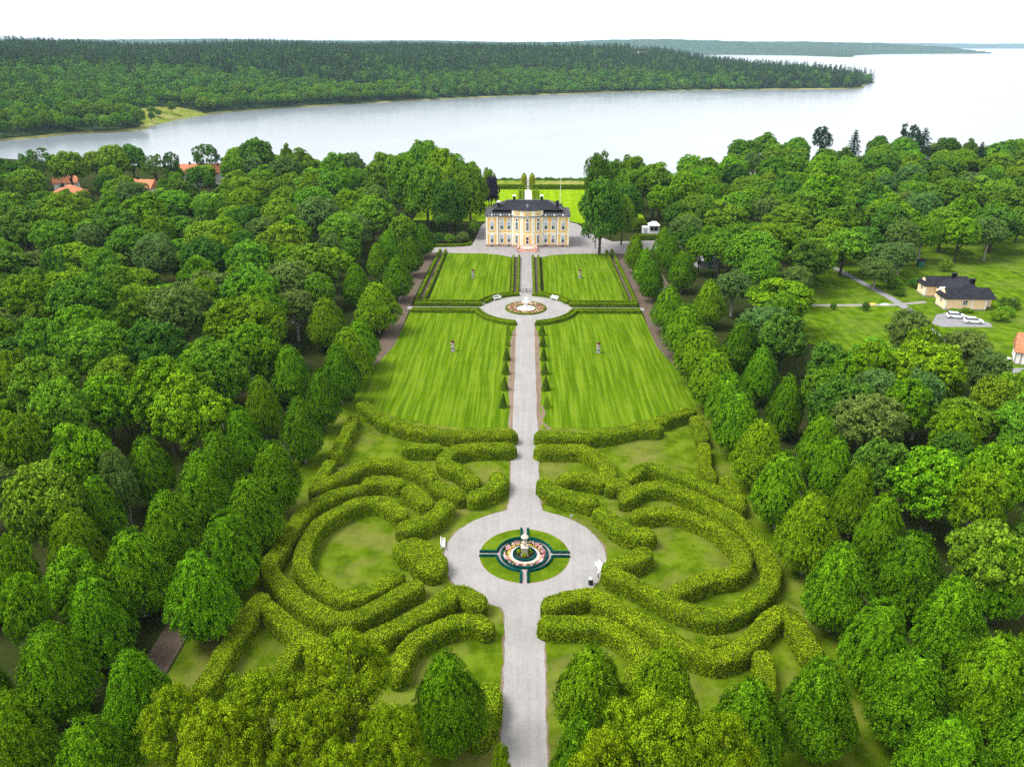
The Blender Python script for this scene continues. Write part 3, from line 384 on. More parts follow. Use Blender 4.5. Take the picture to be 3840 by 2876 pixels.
PROTO = {}   # kind -> list of (crown mesh, trunk mesh, base radius, base height)
def add_proto(kind, V, F, trunk, R0, h, mat):
    me = np_mesh(kind + '_crown', V, F); me.materials.append(MATS[mat]); trunk.materials.append(MATS['bark'])
    PROTO.setdefault(kind, []).append((me, trunk, R0, h))
for s in range(4):
    V, F = lime_crown(20 + s)
    add_proto('lime', V, F, trunk_mesh('lime_trunk', 8.5, .24, [(1.6 * math.cos(a), 1.6 * math.sin(a), 6.5) for a in (0.3, 2.2, 4.4)], s), 4.0, 12.3, 'leaf_lime')
def addb(kind, seed, mat, **k):
    V, F, LC, LR = broad_crown(seed, **k)
    fz_ = 16.0 / np.percentile(V[:, 2], 99.7); fr_ = 6.0 / np.percentile(np.hypot(V[:, 0], V[:, 1]), 97); sc_ = np.array([fr_, fr_, fz_]); V = V * sc_; LC = LC * sc_
    add_proto(kind, V, F, trunk_mesh(kind + '_trunk', 10, .42, [tuple(q * np.array([.9, .9, 1])) for q in LC[::3][:9]], seed), 6.0, 16.0, mat)
for s in range(5): addb('broad', 40 + s, 'leaf_mixed', lobes=25 + 3 * s, clumps=24, per=38, crad=.92, lobe_r=.29 + .03 * (s % 3))
for s in range(3): addb('fine', 60 + s, 'leaf_mixed', lobes=44, clumps=26, per=30, leaf=.27, lobe_r=.27, crad=.95, fill=5200)
for s in range(2): addb('oak', 70 + s, 'leaf_oak', lobes=44, clumps=17, per=84, leaf=.175, lobe_r=.25, crad=1.75, gap=.10, fill=5200, flat=1.0)
for s in range(2): addb('airy', 80 + s, 'leaf_dark', lobes=30, clumps=13, per=26, leaf=.34, lobe_r=.22, gap=.25, fill=500)
addb('full', 66, 'leaf_dark', lobes=54, clumps=24, per=30, leaf=.27, lobe_r=.27, crad=.95, fill=5200, low=.02)
for s in range(2):
    V, F = spruce_crown(90 + s)
    add_proto('spruce', V, F, trunk_mesh('spruce_trunk', 22, .3, [], s, .05), 3.3, 24.0, 'leaf_spruce')
for s in range(2): addb('bush', 95 + s, 'leaf_mid', lobes=14, clumps=16, per=22, leaf=.5, lobe_r=.46, low=.0, fill=900)

LEAF_OF = {'m': 'leaf_mid', 'b': 'leaf_bright', 'd': 'leaf_dark', 'y': 'leaf_yellow', 'o': 'leaf_olive', 'g': 'leaf_grey', 'r': 'leaf_russet', 'u': 'leaf_purple', 'p': 'leaf_dark', 'q': 'leaf_spruce', 's': 'leaf_spruce', 't': 'leaf_dark', 't2': 'leaf_dark'}
def plant(name, kind, i, x, y, r, h, mat, label, cat, group, bark=None, z=0, rz=None):
    cm, tm, R0, h0 = PROTO[kind][i % len(PROTO[kind])]
    e = empty(name, (x, y, z), (x * 7.3 + y * 3.1) % 6.283 if rz is None else rz, label, cat, group)
    e.scale = (r / R0, r / R0, h / h0)
    c = obj('crown', cm, None, e); t = obj('trunk', tm, None, e)
    if mat:
        c.material_slots[0].link = 'OBJECT'; c.material_slots[0].material = MATS[mat]
    if bark:
        t.material_slots[0].link = 'OBJECT'; t.material_slots[0].material = MATS[bark]
    return e
ONES = 'zeroth first second third fourth fifth sixth seventh eighth ninth tenth eleventh twelfth thirteenth fourteenth fifteenth sixteenth seventeenth eighteenth nineteenth'.split()
def ordinal(n):
    if n < 20: return ONES[n]
    t = {2: 'twent', 3: 'thirt', 4: 'fort', 5: 'fift', 6: 'sixt'}[n // 10]
    return t + 'ieth' if n % 10 == 0 else t + 'y-' + ONES[n % 10]

# ------------------------------------------------------------------ clipped hedges
def resample(pts, step):
    P = [np.array(p, float) for p in pts]; out = []
    if len(P) == 2: dense = [P[0] + (P[1] - P[0]) * t for t in np.linspace(0, 1, 40)]
    else:
        dense = []
        for i in range(len(P) - 1):
            a, b, c, d = P[max(i - 1, 0)], P[i], P[i + 1], P[min(i + 2, len(P) - 1)]
            for t in np.linspace(0, 1, 16, endpoint=False):
                dense.append(.5 * ((2 * b) + (c - a) * t + (2 * a - 5 * b + 4 * c - d) * t * t + (3 * b - a - 3 * c + d) * t ** 3))
        dense.append(P[-1])
    dense = np.array(dense); s = np.concatenate([[0], np.cumsum(np.linalg.norm(np.diff(dense, axis=0), axis=1))])
    n = max(3, int(s[-1] / step) + 1); q = np.linspace(0, s[-1], n)
    return np.stack([np.interp(q, s, dense[:, 0]), np.interp(q, s, dense[:, 1])], 1)
def make_hedge(name, pts, w, h, seed, leafm, corem, dens, leaf, label, cat, group, round_=.55, closed=False, rough=.10, ztop=1.0):
    """swept body with rounded shoulders, covered in leaves"""
    rng = np.random.RandomState(seed); step = max(.3, w * .28); C = resample(pts, step)
    if closed: C = C[:-1]
    n = len(C); org = C.mean(0) if not closed else C.mean(0)
    T = (np.roll(C, -1, 0) - np.roll(C, 1, 0)) if closed else np.gradient(C, axis=0)
    T = T / np.maximum(1e-9, np.linalg.norm(T, axis=1, keepdims=True)); S = np.stack([T[:, 1], -T[:, 0]], 1)
    K = 11; th = np.linspace(0, np.pi, K); e_ = round_
    cx = np.sign(np.cos(th)) * np.abs(np.cos(th)) ** e_; cz = np.abs(np.sin(th)) ** e_
    rows = []; loop = [(i, 1.0, 1.0, 0.0) for i in range(n)]
    if not closed:
        capr = [(.02, .25, .47), (.30, .66, .44), (.60, .88, .32), (.84, .97, .16)]
        loop = [(0, a, b, -c * w) for a, b, c in capr] + loop + [(n - 1, a, b, c * w) for a, b, c in capr[::-1]]
    for (i, fs, fz, off) in loop:
        c = C[i] + T[i] * off - org
        xy = c[None, :] + S[i][None, :] * (cx * w * .5 * fs)[:, None]
        rows.append(np.concatenate([xy, (cz * h * fz)[:, None]], 1))
    G = np.array(rows); m = len(G)
    nz = vnoise((G + np.array([org[0], org[1], 0])).reshape(-1, 3), .8).reshape(m, K)
    ctr = G.mean(1, keepdims=True); ctr[:, :, 2] = h * .4
    G = G + nrm((G - ctr).reshape(-1, 3)).reshape(m, K, 3) * (nz * rough * w)[:, :, None]; G[:, 0, 2] = G[:, -1, 2] = -.03
    V = (G * np.array([.97, .97, .985])).reshape(-1, 3) if False else G.reshape(-1, 3)
    F = [(j * K + k, ((j + 1) % m) * K + k, ((j + 1) % m) * K + k + 1, j * K + k + 1) for j in range(m if closed else m - 1) for k in range(K - 1)]
    F = np.array(F); core = np_mesh('hedge_core', V * np.array([1, 1, .97]), F)
    a, b, c, d = V[F[:, 0]], V[F[:, 1]], V[F[:, 2]], V[F[:, 3]]
    nn = np.cross(c - a, d - b); ar = np.linalg.norm(nn, axis=1) * .5; nn = nrm(nn); fc = (a + b + c + d) / 4
    sgn = np.sign(np.sum(nn * (fc - np.repeat(ctr.reshape(-1, 3), K - 1, 0)[:len(fc)]), 1, keepdims=True)); nn = nn * np.where(sgn == 0, 1, sgn)
    cnt = rng.poisson(ar * dens); idx = np.repeat(np.arange(len(F)), cnt); q = len(idx); u, v = rng.rand(q, 1), rng.rand(q, 1)
    P = (a[idx] * (1 - u) + b[idx] * u) * (1 - v) + (d[idx] * (1 - u) + c[idx] * u) * v
    lump = vnoise(P + np.array([org[0], org[1], 0]), 2.2 * .2 / max(leaf, .05))
    P = P + nn[idx] * (leaf * (.05 + .40 * rng.rand(q) + .50 * lump))[:, None]
    LV, LF = leaf_quads(P, nn[idx] + np.array([0, 0, .18]), leaf, rng, .32)
    e = empty(name, (org[0], org[1], 0), 0, label, cat, group)
    obj('hedge_body', core, corem, e); obj('leaves', np_mesh('hedge_leaves', LV, LF), leafm, e)
    return e
# ------------------------------------------------------------------ the setting: land, lake, far shores
def sstep(x): x = np.clip(x, 0, 1); return x * x * (3 - 2 * x)
WATER_Z = -2.5
def near_shore(x):
    ax = np.abs(x); return np.where(x > 0, 421 + .25 * np.maximum(0, ax - 45), 421 + .27 * np.maximum(0, ax - 40))
def grid_mesh(name, xs, ys, zf):
    X, Y = np.meshgrid(xs, ys); V = np.stack([X, Y, zf(X, Y)], -1).reshape(-1, 3); nx, ny = len(xs), len(ys)
    I = np.arange(nx * ny).reshape(ny, nx)
    return np_mesh(name, V, np.stack([I[:-1, :-1], I[:-1, 1:], I[1:, 1:], I[1:, :-1]], -1).reshape(-1, 4))
def zn(X, Y):
    wob = 3.5 * vnoise(np.stack([X.ravel(), Y.ravel(), 0 * X.ravel()], 1), .06).reshape(X.shape)
    return -6.5 * sstep((Y + wob - near_shore(X) + 6) / 14.0)
xs = np.concatenate([np.arange(-1400, -380, 60), np.arange(-380, 381, 5), np.arange(400, 1401, 60)]); ys = np.concatenate([np.arange(-300, 380, 40), np.arange(380, 520, 4), np.arange(525, 840, 12)])
o = obj('ground', grid_mesh('ground', xs, ys, zn), 'forest_floor'); tag(o, 'dark leaf-strewn park ground under the trees', None, None, 'structure')
m = MB(); m.add([(-12500, 300, WATER_Z), (12500, 300, WATER_Z), (12500, 15500, WATER_Z), (-12500, 15500, WATER_Z)], [(0, 1, 2, 3)])
o = m.build('lake_water', 'lake_water'); tag(o, 'pale still lake mirroring the white sky', None, None, 'structure')

def poly_sd(X, Y, poly):
    """signed distance to a closed outline, positive inside"""
    P = np.stack([X.ravel(), Y.ravel()], 1); d = np.full(len(P), 1e9); ins = np.zeros(len(P), bool); n = len(poly)
    for i in range(n):
        a = np.array(poly[i - 1], float); b = np.array(poly[i], float); ab = b - a
        t = np.clip(((P - a) @ ab) / (ab @ ab), 0, 1); d = np.minimum(d, np.linalg.norm(P - a - t[:, None] * ab, axis=1))
        c = ((a[1] > P[:, 1]) != (b[1] > P[:, 1])); xx = a[0] + (P[:, 1] - a[1]) / (b[1] - a[1] + 1e-12) * ab[0]; ins ^= c & (P[:, 0] < xx)
    return np.where(ins, d, -d).reshape(X.shape)
SHORE = [(-1600, 430), (-760, 500), (-520, 560), (-395, 608), (-365, 656), (-332, 676), (-326, 700), (-333, 728), (-334, 790), (-322, 862), (-257, 947), (-139, 1058), (-4, 1166), (60, 1202), (133, 1246), (200, 1270), (260, 1297), (411, 1326), (510, 1341), (552, 1380), (566, 1420), (600, 1490), (660, 1590), (610, 1625), (540, 1680), (470, 1900), (470, 2300), (600, 3000), (-1000, 3400), (-3000, 3400), (-3000, 430)]
def far_h(X, Y):
    d = poly_sd(X, Y, SHORE); nzv = vnoise(np.stack([X.ravel(), Y.ravel(), 0 * X.ravel()], 1), .0030).reshape(X.shape)
    hin = WATER_Z + .25 + 19 * (1 - np.exp(-np.maximum(d - 4, 0) / 60)) + 26 * sstep(d / 620) + 13 * nzv * sstep(d / 350)
    for bx_, by_, bh_, bs_ in ((245, 1850, 15, 110), (-650, 1500, 7, 200), (-1000, 1500, 9, 260), (-150, 1800, 6, 200), (60, 1750, 7, 120)): hin = hin + bh_ * np.exp(-((X - bx_) ** 2 + (Y - by_) ** 2) / (2 * bs_ ** 2))
    return np.where(d > 0, hin, WATER_Z + np.maximum(-4, d * .4))
g = NG('far_ground'); f = g.noise(g.pos(), .05, 4); g.out(g.ramp(f, [(.35, (.014, .034, .010)), (.65, (.04, .07, .02))]), 1, 0)
o = obj('far_shore_hill', grid_mesh('far_shore_hill', np.arange(-1700, 720, 16.0), np.arange(430, 2500, 16.0), far_h), 'far_ground'); tag(o, 'long wooded hill across the lake', None, None, 'structure')
# sandy reed fringe and the little meadow at the cove
fr = np.array(resample(SHORE[2:22], 6.0)); T = np.gradient(fr, axis=0); T /= np.linalg.norm(T, axis=1, keepdims=True); Nn = np.stack([T[:, 1], -T[:, 0]], 1)
wv = 1.2 + 2.6 * vnoise(np.concatenate([fr, 0 * fr[:, :1]], 1), .02); z = np.full((len(fr), 1), WATER_Z)
A = np.concatenate([fr + Nn * wv[:, None], z + .05], 1); B = np.concatenate([fr + Nn * (wv - 1.2)[:, None], z + .9], 1); C_ = np.concatenate([fr - Nn * 6, z + 1.3], 1)
nF = len(fr); V = np.concatenate([A, B, C_]); I = np.arange(nF - 1); F = np.concatenate([np.stack([I, I + 1, I + 1 + nF, I + nF], 1), np.stack([I + nF, I + 1 + nF, I + 1 + 2 * nF, I + 2 * nF], 1)])
plain('reed', (.17, .17, .055), .95, .0, .55, .02)
tag(obj('reed_fringe', np_mesh('reed_fringe', V, F), 'reed'), 'pale reed fringe along the far shore', None, None, 'stuff')
CLEAR = [(-330, 722), (-322, 800), (-322, 836), (-338, 852), (-366, 836), (-374, 790), (-360, 738)]
xs, ys = np.arange(-396, -316, 4.0), np.arange(716, 872, 4.0); X, Y = np.meshgrid(xs, ys); ok = poly_sd(X, Y, CLEAR) > 0
V = np.stack([X, Y, far_h(X, Y) + .45], -1).reshape(-1, 3); I = np.arange(X.size).reshape(X.shape); okc = ok[:-1, :-1]
F = np.stack([I[:-1, :-1], I[:-1, 1:], I[1:, 1:], I[1:, :-1]], -1)[okc]
tag(obj('cove_meadow', np_mesh('cove_meadow', V, F), 'grass_meadow'), 'open sunny meadow by the cove on the far shore', None, None, 'structure')
# distant wooded ridges
def ridge(name, poly, step, hgt, run, label, bump):
    a = np.array(poly); xs = np.arange(a[:, 0].min() - step, a[:, 0].max() + step, step); ys = np.arange(a[:, 1].min() - step, a[:, 1].max() + step, step)
    def zf(X, Y):
        d = poly_sd(X, Y, poly); p = np.stack([X.ravel(), Y.ravel(), 0 * X.ravel()], 1)
        n1 = vnoise(p, .0011).reshape(X.shape); n2 = vnoise(p, .02).reshape(X.shape)
        return np.where(d > 0, WATER_Z + 10 + (hgt + hgt * .45 * n1) * sstep(d / run) + bump * n2, WATER_Z - 4)
    tag(obj(name, grid_mesh(name, xs, ys, zf), 'far_ground'), label, None, None, 'structure')
ridge('distant_headland', [(600, 5900), (1100, 5300), (1545, 5000), (1640, 4350), (1850, 4900), (2300, 5580), (3150, 5825), (3250, 6100), (2500, 6600), (1200, 6900), (-600, 6900), (-600, 6000)], 40, 58, 420, 'hazy wooded headland on the far side of the open lake', 7)
ridge('distant_ridge', [(-6500, 5200), (-3000, 4700), (-500, 5400), (900, 7600), (2200, 7800), (2200, 8600), (-2500, 8600), (-6500, 7500)], 70, 62, 900, 'faint blue ridge behind the wooded hill', 6)
ridge('far_horizon_shore', [(-4000, 10900), (2500, 10300), (6200, 10700), (10500, 9600), (11500, 10500), (11500, 12500), (-4000, 12500)], 130, 62, 900, 'palest shore along the horizon', 5)

# ------------------------------------------------------------------ paths, courts and lawns (sheets a few mm to cm apart)
YC, RC = 90.55, 11.05
def half(y):
    dy = abs(y - YC); c = math.sqrt(RC * RC - dy * dy) if dy < RC else -(dy - RC) * 2.5
    w = 2.32; k = 2.6; return .5 * (w + c + math.sqrt((w - c) ** 2 + k * k)) - .06
ysamp = [38 + i * 1.0 for i in range(40)] + [78 + i * .35 for i in range(76)] + [105 + i * 3.0 for i in range(37)]
jr = random.Random(3)
edge = lambda y: .20 + .16 * math.sin(y * 1.7) * math.sin(y * .61 + 1) + jr.uniform(-.08, .12)
right = [(half(y) + jr.uniform(-.09, .09), y) for y in ysamp]; left = [(-half(y) + jr.uniform(-.07, .07), y) for y in ysamp]
poly_sheet('gravel_path', right + left[::-1], .035, 'gravel_path', 'pale gravel avenue widening into a round place')
poly_sheet('path_verge', [(x + edge(y), y) for x, y in right] + [(x - edge(y + 3), y) for x, y in left[::-1]], .0295, 'soil', 'narrow worn earth verge along the avenue')
def circ(cx, cy, r, n=96, j=0): return [(cx + (r + jr.uniform(-j, j)) * math.cos(2 * math.pi * i / n), cy + (r + jr.uniform(-j, j)) * math.sin(2 * math.pi * i / n)) for i in range(n)]
poly_sheet('round_place', circ(.15, 200.5, 12.1, 96, .05), .043, 'gravel_path', 'upper round gravel place')
poly_sheet('upper_path', [(-1.75, 211), (2.1, 211), (2.15, 256.5), (-1.7, 256.5)], .038, 'gravel_court', 'gravel path up to the palace')
poly_sheet('cross_path', [(-31.5, 199.5), (31.5, 199.2), (31.5, 201.6), (-31.5, 201.8)], .033, 'gravel_court', 'narrow cross path between clipped hedges')
court = [(-33, 262), (-27, 260.6), (-14, 260.2), (-8.5, 258.2), (-5.2, 255.6), (-1.8, 255.2), (2.2, 255.2), (5.6, 255.6), (9, 258.4), (15, 260), (27, 260.6), (33, 260.4), (37, 262), (46, 268), (60, 268), (60, 279.5), (46, 279.8), (31, 278), (25, 290), (20, 308), (16, 313), (-15.5, 311), (-17.2, 304), (-18.2, 279), (-19.2, 270.8), (-22, 269.4), (-33, 268)]
poly_sheet('forecourt', court, .028, 'gravel_court', 'gravel forecourt around the palace')
poly_sheet('maze_lawn', [(-40, 50), (40, 50), (40, 80), (39, 120), (36, 141), (-36, 141), (-39, 120), (-40, 80)], .012, 'grass_maze', 'slightly parched grass between the hedges of the maze')
lowL = [(-2.2, 129.6), (-9, 129.7), (-15.9, 130.3), (-23.5, 133.6), (-30, 137), (-34, 140), (-34.5, 150), (-32.2, 163), (-30.6, 172), (-30.2, 199.7), (-12, 199.7), (-10, 193), (-6, 189.5), (-2.2, 188)]
poly_sheet('lower_lawn_left', lowL, .020, 'grass_mown', 'striped mown lawn below the cross path, left of the avenue')
poly_sheet('lower_lawn_right', [(-x + .1, y) for x, y in lowL][::-1], .020, 'grass_mown', 'striped mown lawn below the cross path, right of the avenue')
upL = [(-26.6, 207.5), (-13, 207.5), (-10.5, 209.5), (-7, 212), (-4.6, 213.2), (-4.6, 256), (-8.5, 258.2), (-14, 260.2), (-26.2, 260.6)]
poly_sheet('upper_lawn_left', upL, .022, 'grass_mown', 'striped mown lawn before the palace, left of the avenue')
poly_sheet('upper_lawn_right', [(-x + .8, y) for x, y in upL][::-1], .022, 'grass_mown', 'striped mown lawn before the palace, right of the avenue')
for nm, pts in (('left', [(-3.7, 212), (-2.1, 212), (-1.8, 254.5), (-3.5, 254.5)]), ('right', [(2.6, 212), (4.3, 212), (4.6, 254.5), (2.8, 254.5)]), ('far_left', [(-29.6, 204), (-27.6, 204), (-27, 262), (-28.8, 262)]), ('far_right', [(28.9, 204), (30.6, 204), (30.2, 262), (28.3, 262)])):
    poly_sheet('soil_strip_' + nm, pts, .026, 'gravel_dark', 'bare strip between paired hedges')
for sx, nm in ((-1, 'left'), (1, 'right')):
    poly_sheet('side_path_' + nm, [(sx * x, y) for x, y in ((31.0, 150), (33.0, 152), (34.5, 175), (35.2, 215), (36.5, 264), (29.9, 264), (30.9, 215), (30.8, 196), (30.4, 172), (30.2, 160))], .016, 'gravel_dark', 'brown gravel walk beside the lime row')
    poly_sheet('lime_walk_' + nm, [(sx * x, y) for x, y in ((40.3, 48), (43.6, 48), (43.4, 150), (41.5, 255), (38.6, 255), (40.2, 150))], .014, 'gravel_dark', 'earth walk between the two lime rows')
    s2 = [(2.3, 128), (3.0, 131), (2.8, 138), (3.4, 150), (3.2, 162), (3.3, 175), (3.0, 183), (2.3, 184)]
    poly_sheet('soil_edge_' + nm, [(sx * (x + jr.uniform(-.1, .25)), y) for x, y in s2] , .024, 'soil', 'bare earth beside the clipped cones')
poly_sheet('worn_track', [(2.5, 133), (3.3, 137), (3.0, 139.5), (3.5, 139), (4.0, 136), (3.2, 132.5), (4.9, 129.4), (4.3, 129.0)], .027, 'soil', 'worn earth track crossing the lawn corner')
poly_sheet('back_lawn', [(-45, 314), (-16, 312), (17, 314), (32, 296), (48, 300), (48, 386), (-45, 386)], .020, 'grass_back', 'bright lawn behind the palace')
poly_sheet('back_path', [(-.6, 312), (2.8, 312), (2.7, 384), (-.5, 384)], .030, 'gravel_white', 'white gravel path down to the lake')
poly_sheet('lake_path', [(.55, 384), (1.75, 384), (1.7, 419), (.6, 419)], .032, 'gravel_court', 'narrow path through the meadow')
poly_sheet('shore_meadow', [(-60, 390), (60, 390), (60, 413), (18, 414), (-14, 416), (-60, 413)], .018, 'grass_meadow', 'yellowing meadow along the near shore')
poly_sheet('villa_lawn', [(66, 176), (74, 214), (90, 246), (106, 264), (150, 290), (280, 310), (290, 150), (150, 148), (100, 150)], .014, 'grass_park', 'open grass around the yellow villa')
poly_sheet('villa_path', [(66, 203.2), (100, 204.6), (109.5, 207.4), (109.6, 209.0), (100, 206.3), (66, 204.9)], .024, 'gravel_court', 'gravel footpath to the villa')
poly_sheet('villa_road', [(97, 176), (100.5, 200), (100.2, 212), (97.0, 238), (95.2, 252), (97.0, 252.5), (99.2, 238), (102.6, 212), (103.0, 200), (100, 176)], .029, 'asphalt', 'narrow grey lane past the villa')
poly_sheet('villa_drive', [(102.6, 190), (104, 187.4), (116.5, 187.6), (117.5, 190.5), (116, 193), (114, 199.2), (111.8, 199.6), (107, 197)], .033, 'asphalt', 'grey parking place below the villa')
poly_sheet('cottage_yard', [(103, 150), (125, 150), (125, 160.5), (105, 160.5)], .024, 'asphalt', 'grey yard of the white cottage')
# ------------------------------------------------------------------ the palace
PX, PY = 0.6, 270.0
pal = empty('palace', (PX, PY, 0), 0, 'ochre and white baroque palace with dark hipped roof and bowed centre', 'palace')
def fx(x): return (x - 985) * .01678
def fz(y): return (1238 - y) * .01727
HA, SG = 5.35, 1.55; RB = (HA * HA + SG * SG) / (2 * SG); YB = RB - SG
def arc_y(x, off=0.0): return YB - math.sqrt((RB + off) ** 2 - x * x)
def arc_pts(x0, x1, off, n=14):
    a0, a1 = math.asin(x0 / RB), math.asin(x1 / RB)
    return [((RB + off) * math.sin(a0 + (a1 - a0) * i / n), YB - (RB + off) * math.cos(a0 + (a1 - a0) * i / n)) for i in range(n + 1)]
def arc_prism(mb, x0, x1, o0, o1, z0, z1, n=14):
    return mb.prism(arc_pts(x0, x1, o1, n) + arc_pts(x0, x1, o0, n)[::-1], z0, z1)
W0, W1, DEP = -14.3, 14.4, 14.5
PAV = 4.25
m = MB(); m.box(W0 + .3, W1 - .3, .35, DEP, .7, 10.4)
m.build('wall', 'stucco_white', pal)
for sx in (-1, 1):
    a = W0 if sx < 0 else W1 - PAV; m = MB().box(a, a + PAV, -.05, 4.2, .72, 10.42); m.build('corner_pavilion', 'stucco_white', pal)
m = MB(); arc_prism(m, -HA, HA, -2.6, 0, .71, 10.41); m.build('bowed_front', 'stucco_white', pal)
m = MB(); arc_prism(m, -HA - .02, HA + .02, -2.6, -.05, 10.75, 12.55); m.build('attic', 'stucco_white', pal)
m = MB(); m.box(W0 + .15, W1 - .15, .15, DEP + .1, -.1, .69); m.box(W0 - .12, W0 + PAV + .12, -.2, .14, -.1, .7); m.box(W1 - PAV - .12, W1 + .12, -.2, .14, -.1, .7); arc_prism(m, -HA - .1, HA + .1, -1.8, .16, -.1, .705)
m.build('plinth', 'stone_plinth', pal)
def cornice(z0, z1, off):
    m = MB(); m.box(W0 - off, W1 + off, -.05 - off, DEP + off, z0, z1); arc_prism(m, -HA - .1, HA + .1, -2.4, off, z0 - .004, z1 + .004); return m
cornice(10.43, 10.72, .32).build('cornice', 'lead_grey', pal)
m = MB(); arc_prism(m, -HA - .15, HA + .15, -2.7, .10, 12.56, 12.70); m.build('attic_cornice', 'stucco_white', pal)
# string course between the storeys
m = MB(); m.box(W0 + PAV, -HA, .26, .36, 4.45, 4.80); m.box(HA, W1 - PAV, .26, .36, 4.45, 4.80); m.box(W0 - .04, W0 + PAV + .04, -.13, -.04, 4.45, 4.80); m.box(W1 - PAV - .04, W1 + .04, -.13, -.04, 4.45, 4.80); arc_prism(m, -HA, HA, -.02, .09, 4.45, 4.80)
m.build('string_course', 'stucco_white', pal)
def panel(x0, x1, z0, z1, y): MB().box(x0, x1, y - .045, y + .02, z0, z1).build('ochre_panel', 'stucco_ochre', pal)
def bow_panel(x0, x1, z0, z1):
    m = MB(); arc_prism(m, x0, x1, -.02, .05, z0, z1, 6); m.build('ochre_panel', 'stucco_ochre', pal)
for sx in (-1, 1):
    c = (W0 + PAV / 2) if sx < 0 else (W1 - PAV / 2)
    for z0, z1 in ((.95, 4.3), (4.95, 5.45), (5.75, 10.1)): panel(c - 1.48, c + 1.48, z0, z1, -.05)
    w0, w1 = (W0 + PAV + .35, -HA - .25) if sx < 0 else (HA + .25, W1 - PAV - .35)
    for z0, z1 in ((.95, 4.3), (4.95, 5.45), (5.75, 10.2)): panel(w0, w1, z0, z1, .35)
    for z0, z1 in ((.95, 4.3), (4.95, 5.40), (5.75, 10.1)): bow_panel(sx * 3.65 - 1.05, sx * 3.65 + 1.05, z0, z1)
    m = MB(); arc_prism(m, sx * 3.65 - .95, sx * 3.65 + .95, -.06, 0, 11.0, 12.3, 6); m.build('ochre_panel', 'stucco_ochre', pal)
for z0, z1 in ((.95, 4.1), (4.95, 5.40), (5.75, 10.1)): bow_panel(-1.25, 1.25, z0, z1)
m = MB(); arc_prism(m, -1.25, 1.25, -.06, 0, 11.0, 12.3, 6); m.build('ochre_panel', 'stucco_ochre', pal)
for x in (-4.95, -2.2, -1.62, 1.62, 2.2, 4.95):   # giant pilasters on the bow
    m = MB(); arc_prism(m, max(-HA, x - .24), min(HA, x + .24), -.02, .14, .72, 10.40, 4); m.build('pilaster', 'stucco_white', pal)
for x in (W0 + .28, W0 + PAV - .28, W1 - PAV + .28, W1 - .28): MB().box(x - .27, x + .27, -.16, -.04, .73, 10.40).build('pilaster', 'stucco_white', pal)
for x in (W0 + PAV + .06, W1 - PAV - .06): MB().tube([(x, .20, .5), (x, .20, 10.4)], .07, 6).build('drainpipe', 'black_metal', pal)
# windows (mesh data shared): frame with bars, an upper and a lower light, white surround
def window_meshes(w, h):
    f = MB(); b = .07
    f.box(-w / 2, -w / 2 + b, -.05, .05, 0, h); f.box(w / 2 - b, w / 2, -.05, .05, 0, h); f.box(-w / 2 + b, w / 2 - b, -.05, .05, 0, b); f.box(-w / 2 + b, w / 2 - b, -.05, .05, h - b, h)
    f.box(-.035, .035, -.045, .045, b, h - b); f.box(-w / 2 + b, -.035, -.045, .045, h * .5 - .035, h * .5 + .035); f.box(.035, w / 2 - b, -.045, .045, h * .5 - .035, h * .5 + .035)
    lo = MB().box(-w / 2 + b, w / 2 - b, -.004, .012, b, h * .5); up = MB().box(-w / 2 + b, w / 2 - b, -.004, .012, h * .5, h - b)
    su = MB(); s = .30; su.box(-w / 2 - s, w / 2 + s, .012, .05, -s * .8, h + s)
    return f.mesh('window_frame'), lo.mesh('pane'), up.mesh('pane'), su.mesh('surround')
WM = {'tall': window_meshes(1.10, 2.55), 'bow': window_meshes(.92, 2.75), 'attic': window_meshes(.95, .62)}
def oval_meshes(rx, rz):
    def ov(a, b, y0, y1, n=20):
        m = MB(); pts = [(a * math.cos(2 * math.pi * i / n), b * math.sin(2 * math.pi * i / n)) for i in range(n)]
        m.add([(x, y0, z) for x, z in pts] + [(x, y1, z) for x, z in pts], [tuple(range(n)), tuple(range(2 * n - 1, n - 1, -1))] + [(i, n + i, n + (i + 1) % n, (i + 1) % n) for i in range(n)]); return m
    return ov(rx + .30, rz + .28, -.02, .05).mesh('window_frame'), ov(rx, rz, -.05, -.025).mesh('pane')
OV = oval_meshes(.42, .36); OVB = oval_meshes(.40, .40)
for me in (OV[0], OVB[0], *(w[0] for w in WM.values()), *(w[3] for w in WM.values())): me.materials.append(MATS['white_paint'])
for me in (OV[1], OVB[1], *(w[1] for w in WM.values())): me.materials.append(MATS['glass_dark'])
for k, w in WM.items(): w[2].materials.append(MATS['glass_pale'])
def window(kind, x, y, z, rz=0, uppr=None):
    f, lo, up, su = WM[kind]; w = obj('window', f, None, pal, (x, y, z)); w.rotation_euler = (0, 0, rz)
    if kind != 'attic': obj('surround', su, None, w)
    obj('pane', lo, None, w); u = obj('pane', up, None, w)
    if uppr: u.material_slots[0].link = 'OBJECT'; u.material_slots[0].material = MATS[uppr]
def oval(x, y, z, rz=0, me=OV, blind=None):
    w = obj('oval_window', me[0], None, pal, (x, y, z)); w.rotation_euler = (0, 0, rz); p = obj('pane', me[1], None, w)
    if blind: p.material_slots[0].link = 'OBJECT'; p.material_slots[0].material = MATS[blind]
for x, y in ((W0 + PAV / 2, -.17), (fx(460), .23), (fx(605), .23), (fx(1365), .23), (fx(1515), .23), (W1 - PAV / 2, -.17)):
    window('tall', x, y, 1.45); window('tall', x, y, 6.0)
    pv = y < 0
    oval(x, y, 9.32, 0, OV if pv else OVB, 'stucco_ochre' if pv else 'glass_pale')
